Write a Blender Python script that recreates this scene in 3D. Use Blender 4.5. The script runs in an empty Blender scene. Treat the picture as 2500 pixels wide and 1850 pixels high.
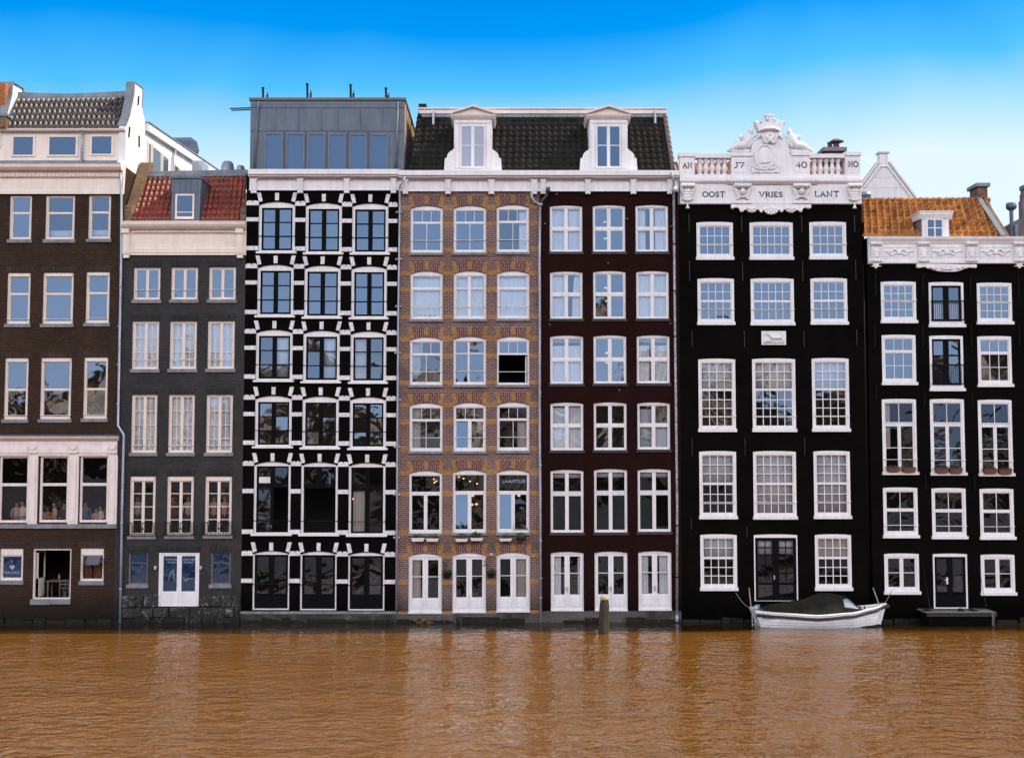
import bpy, bmesh, math, random
from mathutils import Vector, Matrix
random.seed(11)
S = bpy.context.scene
COL = S.collection
R = math.radians
# ------------------------------------------------------------------ camera model
D = 50.0; F = 2840.0; TH = R(3.5)
CT, ST = math.cos(TH), math.sin(TH)
def ray(px, py):
    u = (px - 1250) / F; v = (925 - py) / F
    return (u, CT - v * ST, ST + v * CT)
_d = ray(1250, 1518); HC = -_d[2] * D / _d[1]
def P(px, py, y=0.0):
    d = ray(px, py); t = (y + D) / d[1]
    return (d[0] * t, HC + d[2] * t)
def ground_at(px, py):
    d = ray(px, py); t = -HC / d[2]
    return (d[0] * t, -D + d[1] * t)
def on_side(X, px, py):
    d = ray(px, py); t = X / d[0]
    return (-D + d[1] * t, HC + d[2] * t)
class Zm:
    def __init__(s, ox, oy, k): s.ox, s.oy, s.k = ox, oy, k
    def px(s, x, y): return (s.ox + x / s.k, s.oy + y / s.k)
    def P(s, x, y, Y=0.0): return P(*s.px(x, y), Y)
    def X(s, x, y, Y=0.0): return s.P(x, y, Y)[0]
    def Z(s, y, Y=0.0, x=0): return s.P(x, y, Y)[1]
    def R(s, x0, y0, x1, y1, Y=0.0):
        ym = (y0 + y1) / 2; xm = (x0 + x1) / 2
        return (s.P(x0, ym, Y)[0], s.P(x1, ym, Y)[0], s.P(xm, y1, Y)[1], s.P(xm, y0, Y)[1])
    def side(s, X, x, y): return on_side(X, *s.px(x, y))
    def pt(s, x, y, Y=0.0):
        a = s.P(x, y, Y); return Vector((a[0], Y, a[1]))
Z1 = Zm(0, 150, 3.5145); Z2 = Zm(0, 600, 3.5145); Z3 = Zm(0, 1050, 3.303)
Z4 = Zm(560, 200, 3.933); Z5 = Zm(580, 600, 3.443); Z6 = Zm(580, 1070, 3.443)
Z7 = Zm(960, 240, 3.1014); Z8 = Zm(960, 620, 3.592); Z9 = Zm(960, 1070, 3.371)
Z10 = Zm(1300, 460, 3.305); Z11 = Zm(1300, 1050, 3.2394); Z12 = Zm(1640, 260, 4.557)
Z13 = Zm(1660, 520, 3.0587); Z14 = Zm(1660, 1050, 3.2393); Z15 = Zm(2080, 350, 3.3048); Z16 = Zm(2080, 800, 2.1738)

# ------------------------------------------------------------------ mesh builder
ORG = {}
def wloc(o): return ORG.get(o.name, Vector((0, 0, 0))) if o else Vector((0, 0, 0))
class MB:
    def __init__(s): s.v = []; s.f = []; s.m = []
    def add(s, vs, fs, mi=0):
        b = len(s.v); s.v += [tuple(p) for p in vs]
        for f in fs: s.f.append([b + i for i in f]); s.m.append(mi)
    def box(s, x0, x1, y0, y1, z0, z1, mi=0):
        s.add([(x0,y0,z0),(x1,y0,z0),(x1,y1,z0),(x0,y1,z0),(x0,y0,z1),(x1,y0,z1),(x1,y1,z1),(x0,y1,z1)],
              [(0,1,5,4),(1,2,6,5),(2,3,7,6),(3,0,4,7),(4,5,6,7),(0,3,2,1)], mi)
    def poly(s, pts, mi=0): s.add(pts, [tuple(range(len(pts)))], mi)
    def prism(s, pts, y0, y1, mi=0):           # XZ outline pushed along Y
        n = len(pts)
        s.add([(x,y0,z) for x,z in pts] + [(x,y1,z) for x,z in pts],
              [tuple(range(n)), tuple(range(2*n-1, n-1, -1))] + [(i,(i+1)%n,n+(i+1)%n,n+i) for i in range(n)], mi)
    def prismx(s, pts, x0, x1, mi=0):          # YZ outline pushed along X
        n = len(pts)
        s.add([(x0,y,z) for y,z in pts] + [(x1,y,z) for y,z in pts],
              [tuple(range(n)), tuple(range(2*n-1, n-1, -1))] + [(i,(i+1)%n,n+(i+1)%n,n+i) for i in range(n)], mi)
    def tube(s, path, r, n=8, mi=0, caps=True):
        path = [Vector(p) for p in path]; rs = r if isinstance(r, (list, tuple)) else [r]*len(path)
        vs = []; up = None
        for i, p in enumerate(path):
            a = path[max(0, i-1)]; b = path[min(len(path)-1, i+1)]; t = (b - a).normalized()
            if up is None: up = Vector((0,0,1)) if abs(t.z) < .9 else Vector((0,1,0))
            sd = t.cross(up).normalized(); up = sd.cross(t).normalized()
            for k in range(n):
                an = 2*math.pi*k/n
                vs.append(p + (sd*math.cos(an) + up*math.sin(an))*rs[i])
        fs = []
        for i in range(len(path)-1):
            for k in range(n):
                fs.append((i*n+k, i*n+(k+1)%n, (i+1)*n+(k+1)%n, (i+1)*n+k))
        if caps: fs += [tuple(range(n-1,-1,-1)), tuple(range((len(path)-1)*n, len(path)*n))]
        s.add(vs, fs, mi)
    def lathe(s, c, prof, n=12, mi=0):
        vs = []
        for r, z in prof:
            for k in range(n):
                a = 2*math.pi*k/n; vs.append((c[0]+r*math.cos(a), c[1]+r*math.sin(a), c[2]+z))
        fs = [(i*n+k, i*n+(k+1)%n, (i+1)*n+(k+1)%n, (i+1)*n+k) for i in range(len(prof)-1) for k in range(n)]
        fs += [tuple(range(n-1,-1,-1)), tuple(range((len(prof)-1)*n, len(prof)*n))]
        s.add(vs, fs, mi)
    def ell(s, c, rx, ry, rz, n=10, m=6, mi=0):
        vs = []; fs = []
        for j in range(1, m):
            ph = math.pi*j/m
            for k in range(n):
                a = 2*math.pi*k/n
                vs.append((c[0]+rx*math.sin(ph)*math.cos(a), c[1]+ry*math.sin(ph)*math.sin(a), c[2]+rz*math.cos(ph)))
        t = len(vs); vs += [(c[0],c[1],c[2]+rz),(c[0],c[1],c[2]-rz)]
        for j in range(m-2):
            for k in range(n): fs.append((j*n+k, j*n+(k+1)%n, (j+1)*n+(k+1)%n, (j+1)*n+k))
        for k in range(n):
            fs.append((t, (k+1)%n, k)); fs.append((t+1, (m-2)*n+k, (m-2)*n+(k+1)%n))
        s.add(vs, fs, mi)
    def build(s, name, mats, parent=None, smooth=False, recalc=True, origin=None):
        if not isinstance(mats, (list, tuple)): mats = [mats]
        o3 = wloc(parent) if parent else (Vector(origin) if origin else Vector((0,0,0)))
        me = bpy.data.meshes.new(name)
        me.from_pydata([tuple(Vector(p) - o3) for p in s.v], [], s.f)
        for m in mats: me.materials.append(m)
        me.polygons.foreach_set('material_index', s.m)
        if recalc:
            bm = bmesh.new(); bm.from_mesh(me); bmesh.ops.recalc_face_normals(bm, faces=bm.faces); bm.to_mesh(me); bm.free()
        if smooth: me.polygons.foreach_set('use_smooth', [True]*len(me.polygons))
        me.update()
        ob = bpy.data.objects.new(name, me); COL.objects.link(ob)
        if parent: ob.parent = parent
        else: ob.location = o3
        ORG[ob.name] = o3
        return ob
def tag(o, label=None, cat=None, group=None, kind=None):
    if label: o['label'] = label
    if cat: o['category'] = cat
    if group: o['group'] = group
    if kind: o['kind'] = kind
    return o
def empty(name, loc, label, cat, group=None):
    o = bpy.data.objects.new(name, None); COL.objects.link(o); o.location = loc; o.empty_display_size = .3
    ORG[o.name] = Vector(loc); return tag(o, label, cat, group)

# ------------------------------------------------------------------ materials
class NT:
    def __init__(s, name):
        s.mat = bpy.data.materials.new(name); s.mat.use_nodes = True
        s.t = s.mat.node_tree; s.n = s.t.nodes; s.l = s.t.links
        s.b = s.n['Principled BSDF']; s.out = s.n['Material Output']
    def new(s, ty, **kw):
        nd = s.n.new(ty)
        for k, v in kw.items(): setattr(nd, k, v)
        return nd
    def link(s, a, b): s.l.new(a, b)
    def coord(s):
        if not hasattr(s, '_tc'): s._tc = s.new('ShaderNodeTexCoord')
        return s._tc.outputs['Object']
    def math(s, op, a, b=None, c=None):
        nd = s.new('ShaderNodeMath', operation=op)
        for i, x in enumerate((a, b, c)):
            if x is None: continue
            if isinstance(x, (int, float)): nd.inputs[i].default_value = x
            else: s.link(x, nd.inputs[i])
        return nd.outputs[0]
    def noise(s, scale, detail=3, rough=.55, vec=None, dist=0):
        nd = s.new('ShaderNodeTexNoise'); nd.inputs['Scale'].default_value = scale
        nd.inputs['Detail'].default_value = detail; nd.inputs['Roughness'].default_value = rough
        nd.inputs['Distortion'].default_value = dist
        s.link(vec if vec is not None else s.coord(), nd.inputs['Vector']); return nd.outputs['Fac']
    def maprange(s, v, a, b, c, d):
        nd = s.new('ShaderNodeMapRange'); s.link(v, nd.inputs[0])
        for i, x in enumerate((a, b, c, d)): nd.inputs[i+1].default_value = x
        return nd.outputs[0]
    def mix(s, fac, a, b, blend='MIX'):
        nd = s.new('ShaderNodeMix', data_type='RGBA', blend_type=blend)
        if isinstance(fac, (int, float)): nd.inputs[0].default_value = fac
        else: s.link(fac, nd.inputs[0])
        for i, x in ((6, a), (7, b)):
            if isinstance(x, (tuple, list)): nd.inputs[i].default_value = (*x[:3], 1)
            else: s.link(x, nd.inputs[i])
        return nd.outputs[2]
    def scalev(s, col, f):
        nd = s.new('ShaderNodeVectorMath', operation='SCALE'); s.link(col, nd.inputs[0])
        if isinstance(f, (int, float)): nd.inputs['Scale'].default_value = f
        else: s.link(f, nd.inputs['Scale'])
        return nd.outputs[0]
    def bump(s, h, strength=.3, dist=.02):
        nd = s.new('ShaderNodeBump'); nd.inputs['Strength'].default_value = strength
        nd.inputs['Distance'].default_value = dist; s.link(h, nd.inputs['Height'])
        s.link(nd.outputs[0], s.b.inputs['Normal']); return nd
def basic(name, col, rough=.6, var=.25, scale=3.0, metal=0, bump=0, spec=.4, streak=0.0, dirt=None, dirtamt=0.0):
    m = NT(name); b = m.b
    b.inputs['Roughness'].default_value = rough; b.inputs['Metallic'].default_value = metal
    b.inputs['Specular IOR Level'].default_value = spec
    n1 = m.noise(scale, 5, .65); f = m.maprange(n1, .3, .7, 1-var, 1+var)
    base = m.mix(0, col, col); c = m.scalev(base, f)
    if streak:
        mp = m.new('ShaderNodeMapping'); mp.inputs['Scale'].default_value = (6, 6, .35); m.link(m.coord(), mp.inputs[0])
        s2 = m.noise(1.5, 4, .6, mp.outputs[0]); c = m.scalev(c, m.maprange(s2, .35, .7, 1, 1-streak))
    if dirt:
        n3 = m.noise(1.3, 6, .7); c = m.mix(m.maprange(n3, .5, .75, 0, dirtamt), c, dirt)
    m.link(c, b.inputs['Base Color'])
    if bump:
        m.bump(m.noise(scale*8, 4), bump, .01)
    return m.mat
def brick(name, c1, c2, mortar, rh=.066, bw=.21, ms=.012, rough=.85, vert=False, stain=.35, bumps=.35, patch=None, patchamt=0, base_dark=True, off=.5):
    m = NT(name); b = m.b; b.inputs['Roughness'].default_value = rough; b.inputs['Specular IOR Level'].default_value = .06 if 'painted' in name else .2
    sp = m.new('ShaderNodeSeparateXYZ'); m.link(m.coord(), sp.inputs[0])
    xy = m.math('ADD', sp.outputs[0], sp.outputs[1])
    cb = m.new('ShaderNodeCombineXYZ')
    m.link(sp.outputs[2] if vert else xy, cb.inputs[0]); m.link(xy if vert else sp.outputs[2], cb.inputs[1])
    bt = m.new('ShaderNodeTexBrick'); m.link(cb.outputs[0], bt.inputs['Vector']); bt.offset = off
    bt.inputs['Color1'].default_value = (*c1, 1); bt.inputs['Color2'].default_value = (*c2, 1); bt.inputs['Mortar'].default_value = (*mortar, 1)
    bt.inputs['Scale'].default_value = 1; bt.inputs['Mortar Size'].default_value = ms; bt.inputs['Mortar Smooth'].default_value = .2
    bt.inputs['Bias'].default_value = 0; bt.inputs['Brick Width'].default_value = bw; bt.inputs['Row Height'].default_value = rh
    c = bt.outputs['Color']
    n1 = m.noise(.7, 6, .65); c = m.scalev(c, m.maprange(n1, .3, .72, 1+stain, 1-stain))
    n2 = m.noise(9, 3, .6); c = m.scalev(c, m.maprange(n2, .3, .7, .8, 1.2))
    if patch:
        n3 = m.noise(.9, 4, .6, dist=.6); c = m.mix(m.maprange(n3, .54, .66, 0, patchamt), c, patch, 'MIX')
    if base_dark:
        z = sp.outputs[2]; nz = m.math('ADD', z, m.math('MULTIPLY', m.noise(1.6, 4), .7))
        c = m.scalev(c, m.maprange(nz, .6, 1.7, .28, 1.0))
    m.link(c, b.inputs['Base Color'])
    h = m.math('ADD', m.math('MULTIPLY', bt.outputs['Fac'], -1.0), m.math('MULTIPLY', m.noise(30, 3), .6))
    m.bump(h, bumps, .012)
    return m.mat
def glass(name, refl=.42, tint=(.75,.82,.85), wav=.012, wsc=1.6, base=None, rough=0.0):
    m = NT(name); n = m.n
    n.remove(m.b)
    nz = m.noise(wsc, 2.0, .45, dist=.8); geo = m.new('ShaderNodeTexCoord')
    bp = m.new('ShaderNodeBump'); bp.inputs['Strength'].default_value = 1; bp.inputs['Distance'].default_value = wav; m.link(nz, bp.inputs['Height'])
    gl = m.new('ShaderNodeBsdfGlossy'); gl.inputs['Roughness'].default_value = rough; gl.inputs['Color'].default_value = (.95,.97,1,1); m.link(bp.outputs[0], gl.inputs['Normal'])
    if base:
        tr = m.new('ShaderNodeBsdfDiffuse'); tr.inputs['Color'].default_value = (*base, 1)
        if name.startswith('blue'):
            v = m.noise(.8, 3); cc = m.scalev(m.mix(0, base, base), m.maprange(v, .3, .7, .75, 1.25)); m.link(cc, tr.inputs['Color'])
    else:
        tr = m.new('ShaderNodeBsdfTransparent'); tr.inputs['Color'].default_value = (*tint, 1)
    mx = m.new('ShaderNodeMixShader'); mx.inputs[0].default_value = refl
    m.link(tr.outputs[0], mx.inputs[1]); m.link(gl.outputs[0], mx.inputs[2]); m.link(mx.outputs[0], m.out.inputs['Surface'])
    return m.mat
def tilemat(name, c1, c2, rough=.5, spec=.5, moss=None, mossamt=.5, cell=4.0):
    m = NT(name); b = m.b; b.inputs['Roughness'].default_value = rough; b.inputs['Specular IOR Level'].default_value = spec
    vo = m.new('ShaderNodeTexVoronoi'); vo.inputs['Scale'].default_value = cell; m.link(m.coord(), vo.inputs['Vector'])
    sp = m.new('ShaderNodeSeparateXYZ'); m.link(vo.outputs['Color'], sp.inputs[0])
    c = m.mix(sp.outputs[0], c1, c2)
    c = m.scalev(c, m.maprange(m.noise(1.2, 5, .7), .3, .7, .7, 1.25))
    if moss: c = m.mix(m.maprange(m.noise(2.5, 5, .7), .5, .68, 0, mossamt), c, moss)
    m.link(c, b.inputs['Base Color']); m.bump(m.noise(25, 3), .2, .01)
    return m.mat
def curtainmat(name, col):
    m = NT(name); b = m.b; b.inputs['Base Color'].default_value = (*col, 1); b.inputs['Roughness'].default_value = .9
    return m.mat
M = {}
M['white'] = basic('white_paint', (.80,.765,.765), .45, .06, 2.5, dirt=(.42,.38,.36), dirtamt=.28, streak=.14)
M['cream'] = basic('cream_paint', (.82,.695,.60), .5, .06, 2.0, dirt=(.5,.4,.34), dirtamt=.25, streak=.1)
M['pinkwhite'] = basic('faded_white_paint', (.80,.695,.65), .5, .07, 2.0, dirt=(.42,.36,.33), dirtamt=.3, streak=.12)
M['stucco'] = basic('white_stucco', (.80,.78,.78), .8, .06, 1.5, dirt=(.55,.52,.52), dirtamt=.25, streak=.15, bump=.2)
M['white_block'] = brick('white_painted_brick', (.74,.71,.72), (.66,.63,.65), (.55,.52,.53), .1, .24, .008, .7, stain=.12, bumps=.3, base_dark=False)
M['black_paint'] = basic('black_sash_paint', (.0042,.0040,.0042), .6, .2, 3, spec=.06)
M['black_iron'] = basic('black_iron', (.010,.010,.011), .6, .2, 5, spec=.15)
M['lead'] = basic('lead_grey', (.20,.22,.25), .5, .25, 2.2, metal=.2, streak=.25, bump=.15)
M['zinc'] = basic('zinc_sheet', (.115,.14,.18), .5, .14, 1.6, metal=.2, streak=.22)
M['zinc_dark'] = basic('zinc_dark', (.07,.08,.1), .5, .2, 2, metal=.3)
M['pipe'] = basic('zinc_pipe', (.42,.45,.52), .4, .2, 4, metal=.35, streak=.3)
M['pipe_old'] = basic('peeling_pipe', (.34,.34,.37), .5, .6, 9, metal=.3, dirt=(.05,.03,.03), dirtamt=.9)
M['sill_stone'] = basic('grey_sill_stone', (.20,.195,.21), .7, .3, 4, dirt=(.07,.07,.07), dirtamt=.6, bump=.3)
M['sill_dark'] = basic('dark_sill', (.035,.02,.02), .6, .3, 4)
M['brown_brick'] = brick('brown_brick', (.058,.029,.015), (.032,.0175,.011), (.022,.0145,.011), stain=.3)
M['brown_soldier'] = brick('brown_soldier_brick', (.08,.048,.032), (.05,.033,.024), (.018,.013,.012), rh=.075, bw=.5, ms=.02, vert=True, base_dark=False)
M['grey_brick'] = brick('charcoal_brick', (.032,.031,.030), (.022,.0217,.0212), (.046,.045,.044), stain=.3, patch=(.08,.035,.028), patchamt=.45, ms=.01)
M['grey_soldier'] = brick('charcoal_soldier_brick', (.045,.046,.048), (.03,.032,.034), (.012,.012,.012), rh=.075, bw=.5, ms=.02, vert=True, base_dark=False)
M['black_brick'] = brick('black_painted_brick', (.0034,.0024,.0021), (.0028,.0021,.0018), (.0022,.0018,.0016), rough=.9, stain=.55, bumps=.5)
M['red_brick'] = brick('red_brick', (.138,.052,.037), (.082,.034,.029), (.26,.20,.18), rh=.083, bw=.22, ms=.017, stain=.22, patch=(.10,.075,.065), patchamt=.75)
M['red_soldier'] = brick('red_arch_brick', (.145,.046,.031), (.09,.031,.025), (.24,.165,.145), rh=.095, bw=.28, ms=.018, vert=True, base_dark=False, stain=.15)
M['yellow_brick'] = brick('yellow_brick', (.36,.185,.072), (.28,.14,.05), (.25,.145,.075), rh=.072, bw=.2, ms=.008, stain=.2, base_dark=False)
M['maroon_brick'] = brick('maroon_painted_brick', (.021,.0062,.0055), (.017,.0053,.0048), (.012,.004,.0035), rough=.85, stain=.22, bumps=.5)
M['plinth_brick'] = brick('plinth_brick', (.085,.075,.07), (.05,.047,.047), (.11,.10,.095), stain=.45, base_dark=False, patch=(.02,.02,.016), patchamt=.8, ms=.014)
M['orange_brick'] = brick('orange_brick', (.5,.16,.05), (.38,.11,.035), (.3,.15,.08), base_dark=False)
M['parapet_brick'] = brick('weathered_brick', (.22,.13,.07), (.13,.08,.045), (.15,.11,.08), rh=.08, base_dark=False, stain=.45)
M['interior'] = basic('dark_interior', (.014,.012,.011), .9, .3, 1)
M['floorboard'] = basic('dark_floor', (.05,.035,.025), .7, .3, 3)
M['curtain'] = curtainmat('white_net_curtain', (.86,.87,.9))
M['blind'] = curtainmat('grey_blind', (.62,.61,.64))
M['drape'] = curtainmat('beige_drape', (.55,.49,.45))
M['brown_drape'] = basic('brown_drape', (.22,.09,.035), .8, .4, 3)
M['glass'] = glass('window_glass', .44, tint=(.5,.54,.56), wav=.0045, wsc=1.1)
M['glass_mid'] = glass('wavy_glass', .42, tint=(.5,.53,.55), wav=.011, wsc=.9)
M['glass_clear'] = glass('clear_glass', .34, tint=(.9,.93,.95), wav=.006, wsc=1.1)
M['glass_cafe'] = glass('cafe_glass', .10, tint=(.72,.72,.72), wav=.010, wsc=.9)
M['glass_low'] = glass('dark_glass', .14, tint=(.5,.5,.5), wav=.016, wsc=1.1)
M['glass_solid'] = glass('attic_glass', .30, wav=.006, base=(.006,.022,.05))
M['glass_grey'] = glass('pale_attic_glass', .25, wav=.004, base=(.40,.36,.38))
M['glass_blue'] = glass('blue_film_glass', .10, wav=.01, base=(.006,.030,.075))
M['tile_dark'] = tilemat('dark_roof_tile', (.028,.018,.014), (.05,.033,.026), .36, .7)
M['tile_black'] = tilemat('black_roof_tile', (.013,.0122,.011), (.017,.0155,.014), .75, .15, moss=(.045,.04,.035), mossamt=.4)
M['tile_red'] = tilemat('red_glazed_tile', (.27,.040,.017), (.15,.024,.013), .45, .5, moss=(.05,.02,.015), mossamt=.6)
M['tile_orange'] = tilemat('orange_roof_tile', (.56,.235,.055), (.30,.10,.025), .6, .3, moss=(.06,.04,.02), mossamt=.9)
M['letter'] = basic('black_lettering', (.01,.01,.012), .5, .1)
M['pale_letter'] = basic('pale_lettering', (.30,.38,.50), .5, .1)
M['terracotta'] = basic('terracotta', (.13,.048,.032), .8, .25, 6)
M['soil'] = basic('soil', (.02,.014,.01), .95, .3, 8)
def leafmat(name, c1, c2):
    m = NT(name); oi = m.noise(14, 2); m.link(m.mix(m.maprange(oi,.35,.65,0,1), c1, c2), m.b.inputs['Base Color']); m.b.inputs['Roughness'].default_value = .6; return m.mat
M['leaf'] = leafmat('green_leaf', (.035,.06,.012), (.10,.11,.025))
M['leaf_dark'] = leafmat('dark_leaf', (.012,.02,.008), (.03,.04,.015))

# ------------------------------------------------------------------ house scaffold
class House:
    def __init__(s, label, x0, x1, ztop, y=0.0, zbot=-.6, depth=9.0):
        s.x0, s.x1, s.zt, s.zb, s.y, s.depth = x0, x1, ztop, zbot, y, depth
        s.root = empty('canal_house', ((x0+x1)/2, y, 0), label, 'house', 'row of canal houses along the water')
        s.op = []
    def wall(s, mat, reveal=.24, revmat=None, floors=()):
        mb = MB(); y = s.y
        xs = sorted({s.x0, s.x1, *[v for o in s.op for v in o[:2]]}); zs = sorted({s.zb, s.zt, *[v for o in s.op for v in o[2:4]]})
        for j in range(len(zs)-1):
            run = None
            zc = (zs[j]+zs[j+1])/2
            for i in range(len(xs)-1):
                xc = (xs[i]+xs[i+1])/2
                hole = any(o[0] < xc < o[1] and o[2] < zc < o[3] for o in s.op)
                if not hole and run is None: run = xs[i]
                if (hole or i == len(xs)-2) and run is not None:
                    xe = xs[i] if hole else xs[i+1]
                    mb.poly([(run,y,zs[j]),(xe,y,zs[j]),(xe,y,zs[j+1]),(run,y,zs[j+1])]); run = None
        yr = y + reveal
        for x0, x1, z0, z1, rise in s.op:
            zs1 = z1 - rise
            mb.poly([(x0,y,z0),(x0,yr,z0),(x0,yr,zs1),(x0,y,zs1)]); mb.poly([(x1,y,z0),(x1,yr,z0),(x1,yr,zs1),(x1,y,zs1)])
            mb.poly([(x0,y,z0),(x1,y,z0),(x1,yr,z0),(x0,yr,z0)])
            if rise:
                arc = arcpts(x0, x1, zs1, rise)
                n = len(arc)//2
                mb.poly([(x0,y,z1)] + [(a,y,b) for a, b in arc[:n+1]])
                mb.poly([(x1,y,z1)] + [(a,y,b) for a, b in arc[::-1][:n+1]])
                for a, b in zip(arc, arc[1:]): mb.poly([(a[0],y,a[1]),(b[0],y,b[1]),(b[0],yr,b[1]),(a[0],yr,a[1])])
            else: mb.poly([(x0,y,z1),(x1,y,z1),(x1,yr,z1),(x0,yr,z1)])
        e = .004
        a, b, c, d = s.x0+e, s.x1-e, y, y+s.depth
        mb.poly([(a,c,s.zb),(a,d,s.zb),(a,d,s.zt),(a,c,s.zt)]); mb.poly([(b,c,s.zb),(b,d,s.zb),(b,d,s.zt),(b,c,s.zt)])
        mb.poly([(a,d,s.zb),(b,d,s.zb),(b,d,s.zt),(a,d,s.zt)]); mb.poly([(a,c,s.zt),(b,c,s.zt),(b,d,s.zt),(a,d,s.zt)])
        mb.build('wall', mat, s.root, recalc=False)
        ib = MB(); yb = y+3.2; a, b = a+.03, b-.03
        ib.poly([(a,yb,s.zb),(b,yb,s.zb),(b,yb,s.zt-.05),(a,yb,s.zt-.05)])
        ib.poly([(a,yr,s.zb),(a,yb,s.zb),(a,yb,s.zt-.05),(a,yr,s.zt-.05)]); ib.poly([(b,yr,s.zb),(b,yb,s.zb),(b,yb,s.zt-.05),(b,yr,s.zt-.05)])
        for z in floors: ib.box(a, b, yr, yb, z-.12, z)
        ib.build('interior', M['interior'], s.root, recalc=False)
def arcpts(x0, x1, zs, rise, n=10):
    w = (x1-x0)/2; r = (w*w+rise*rise)/(2*rise); cx = (x0+x1)/2; cz = zs+rise-r; a0 = math.asin(min(1, w/r))
    return [(cx + r*math.sin(-a0+2*a0*i/n), cz + r*math.cos(-a0+2*a0*i/n)) for i in range(n+1)]
# bars in the unit square of the window opening: u left to right, v top to bottom
def ring(u0, v0, u1, v1, w=.04): return [('f', u0, v0, u1, v1, w)]
def vb(u, w=.03, v0=0, v1=1): return [('v', u, w, v0, v1)]
def hb(v, w=.03, u0=0, u1=1): return [('h', v, w, u0, u1)]
def grid(u0, v0, u1, v1, c, r, w=.026):
    o = []
    for i in range(1, c): o += vb(u0+(u1-u0)*i/c, w, v0, v1)
    for j in range(1, r): o += hb(v0+(v1-v0)*j/r, w, u0, u1)
    return o
def barmesh(mb, bars, X0, X1, Zb, Zt, y, mi=0):
    W, H = X1-X0, Zt-Zb; k = 0
    for b in bars:
        if b[0] == 'f':
            _, u0, v0, u1, v1, w = b; a, c = X0+u0*W, X0+u1*W; t, q = Zt-v0*H, Zt-v1*H
            k += 1; yy = y + .0007*k
            mb.box(a-.004, a+w, yy, yy+.05, q, t, mi); mb.box(c-w, c+.004, yy, yy+.05, q, t, mi)
            mb.box(a+w, c-w, yy+.0003, yy+.05, q, q+w*1.15, mi); mb.box(a+w, c-w, yy+.0003, yy+.05, t-w, t, mi)
        elif b[0] == 'v':
            _, u, w, v0, v1 = b; x = X0+u*W; mb.box(x-w/2, x+w/2, y+.012, y+.048, Zt-v1*H, Zt-v0*H, mi)
        else:
            _, v, w, u0, u1 = b; z = Zt-v*H
            dy = .015 if w < .04 else -.004
            mb.box(X0+u0*W, X0+u1*W, y+dy, y+.047, z-w/2, z+w/2, mi)
def curtain_mesh(mb, x0, x1, z0, z1, y, sway=0.0, mi=0, folds=None):
    n = max(8, int((x1-x0)/.018)); fo = folds or max(2, (x1-x0)/.11); ph = random.random()*6; m = 5
    vs = []; fs = []
    for j in range(m+1):
        t = j/m
        for i in range(n+1):
            u = i/n; x = x0+(x1-x0)*u + sway*math.sin(t*1.6)*(1-u if sway < 0 else u)
            vs.append((x, y + .028*math.sin(u*fo*6.283+ph+.5*math.sin(u*9))*(.5+.5*t) + .01*math.sin(u*31+ph*3), z1+(z0-z1)*t))
    for j in range(m):
        for i in range(n): a = j*(n+1)+i; fs.append((a, a+1, a+n+2, a+n+1))
    mb.add(vs, fs, mi)
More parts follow.
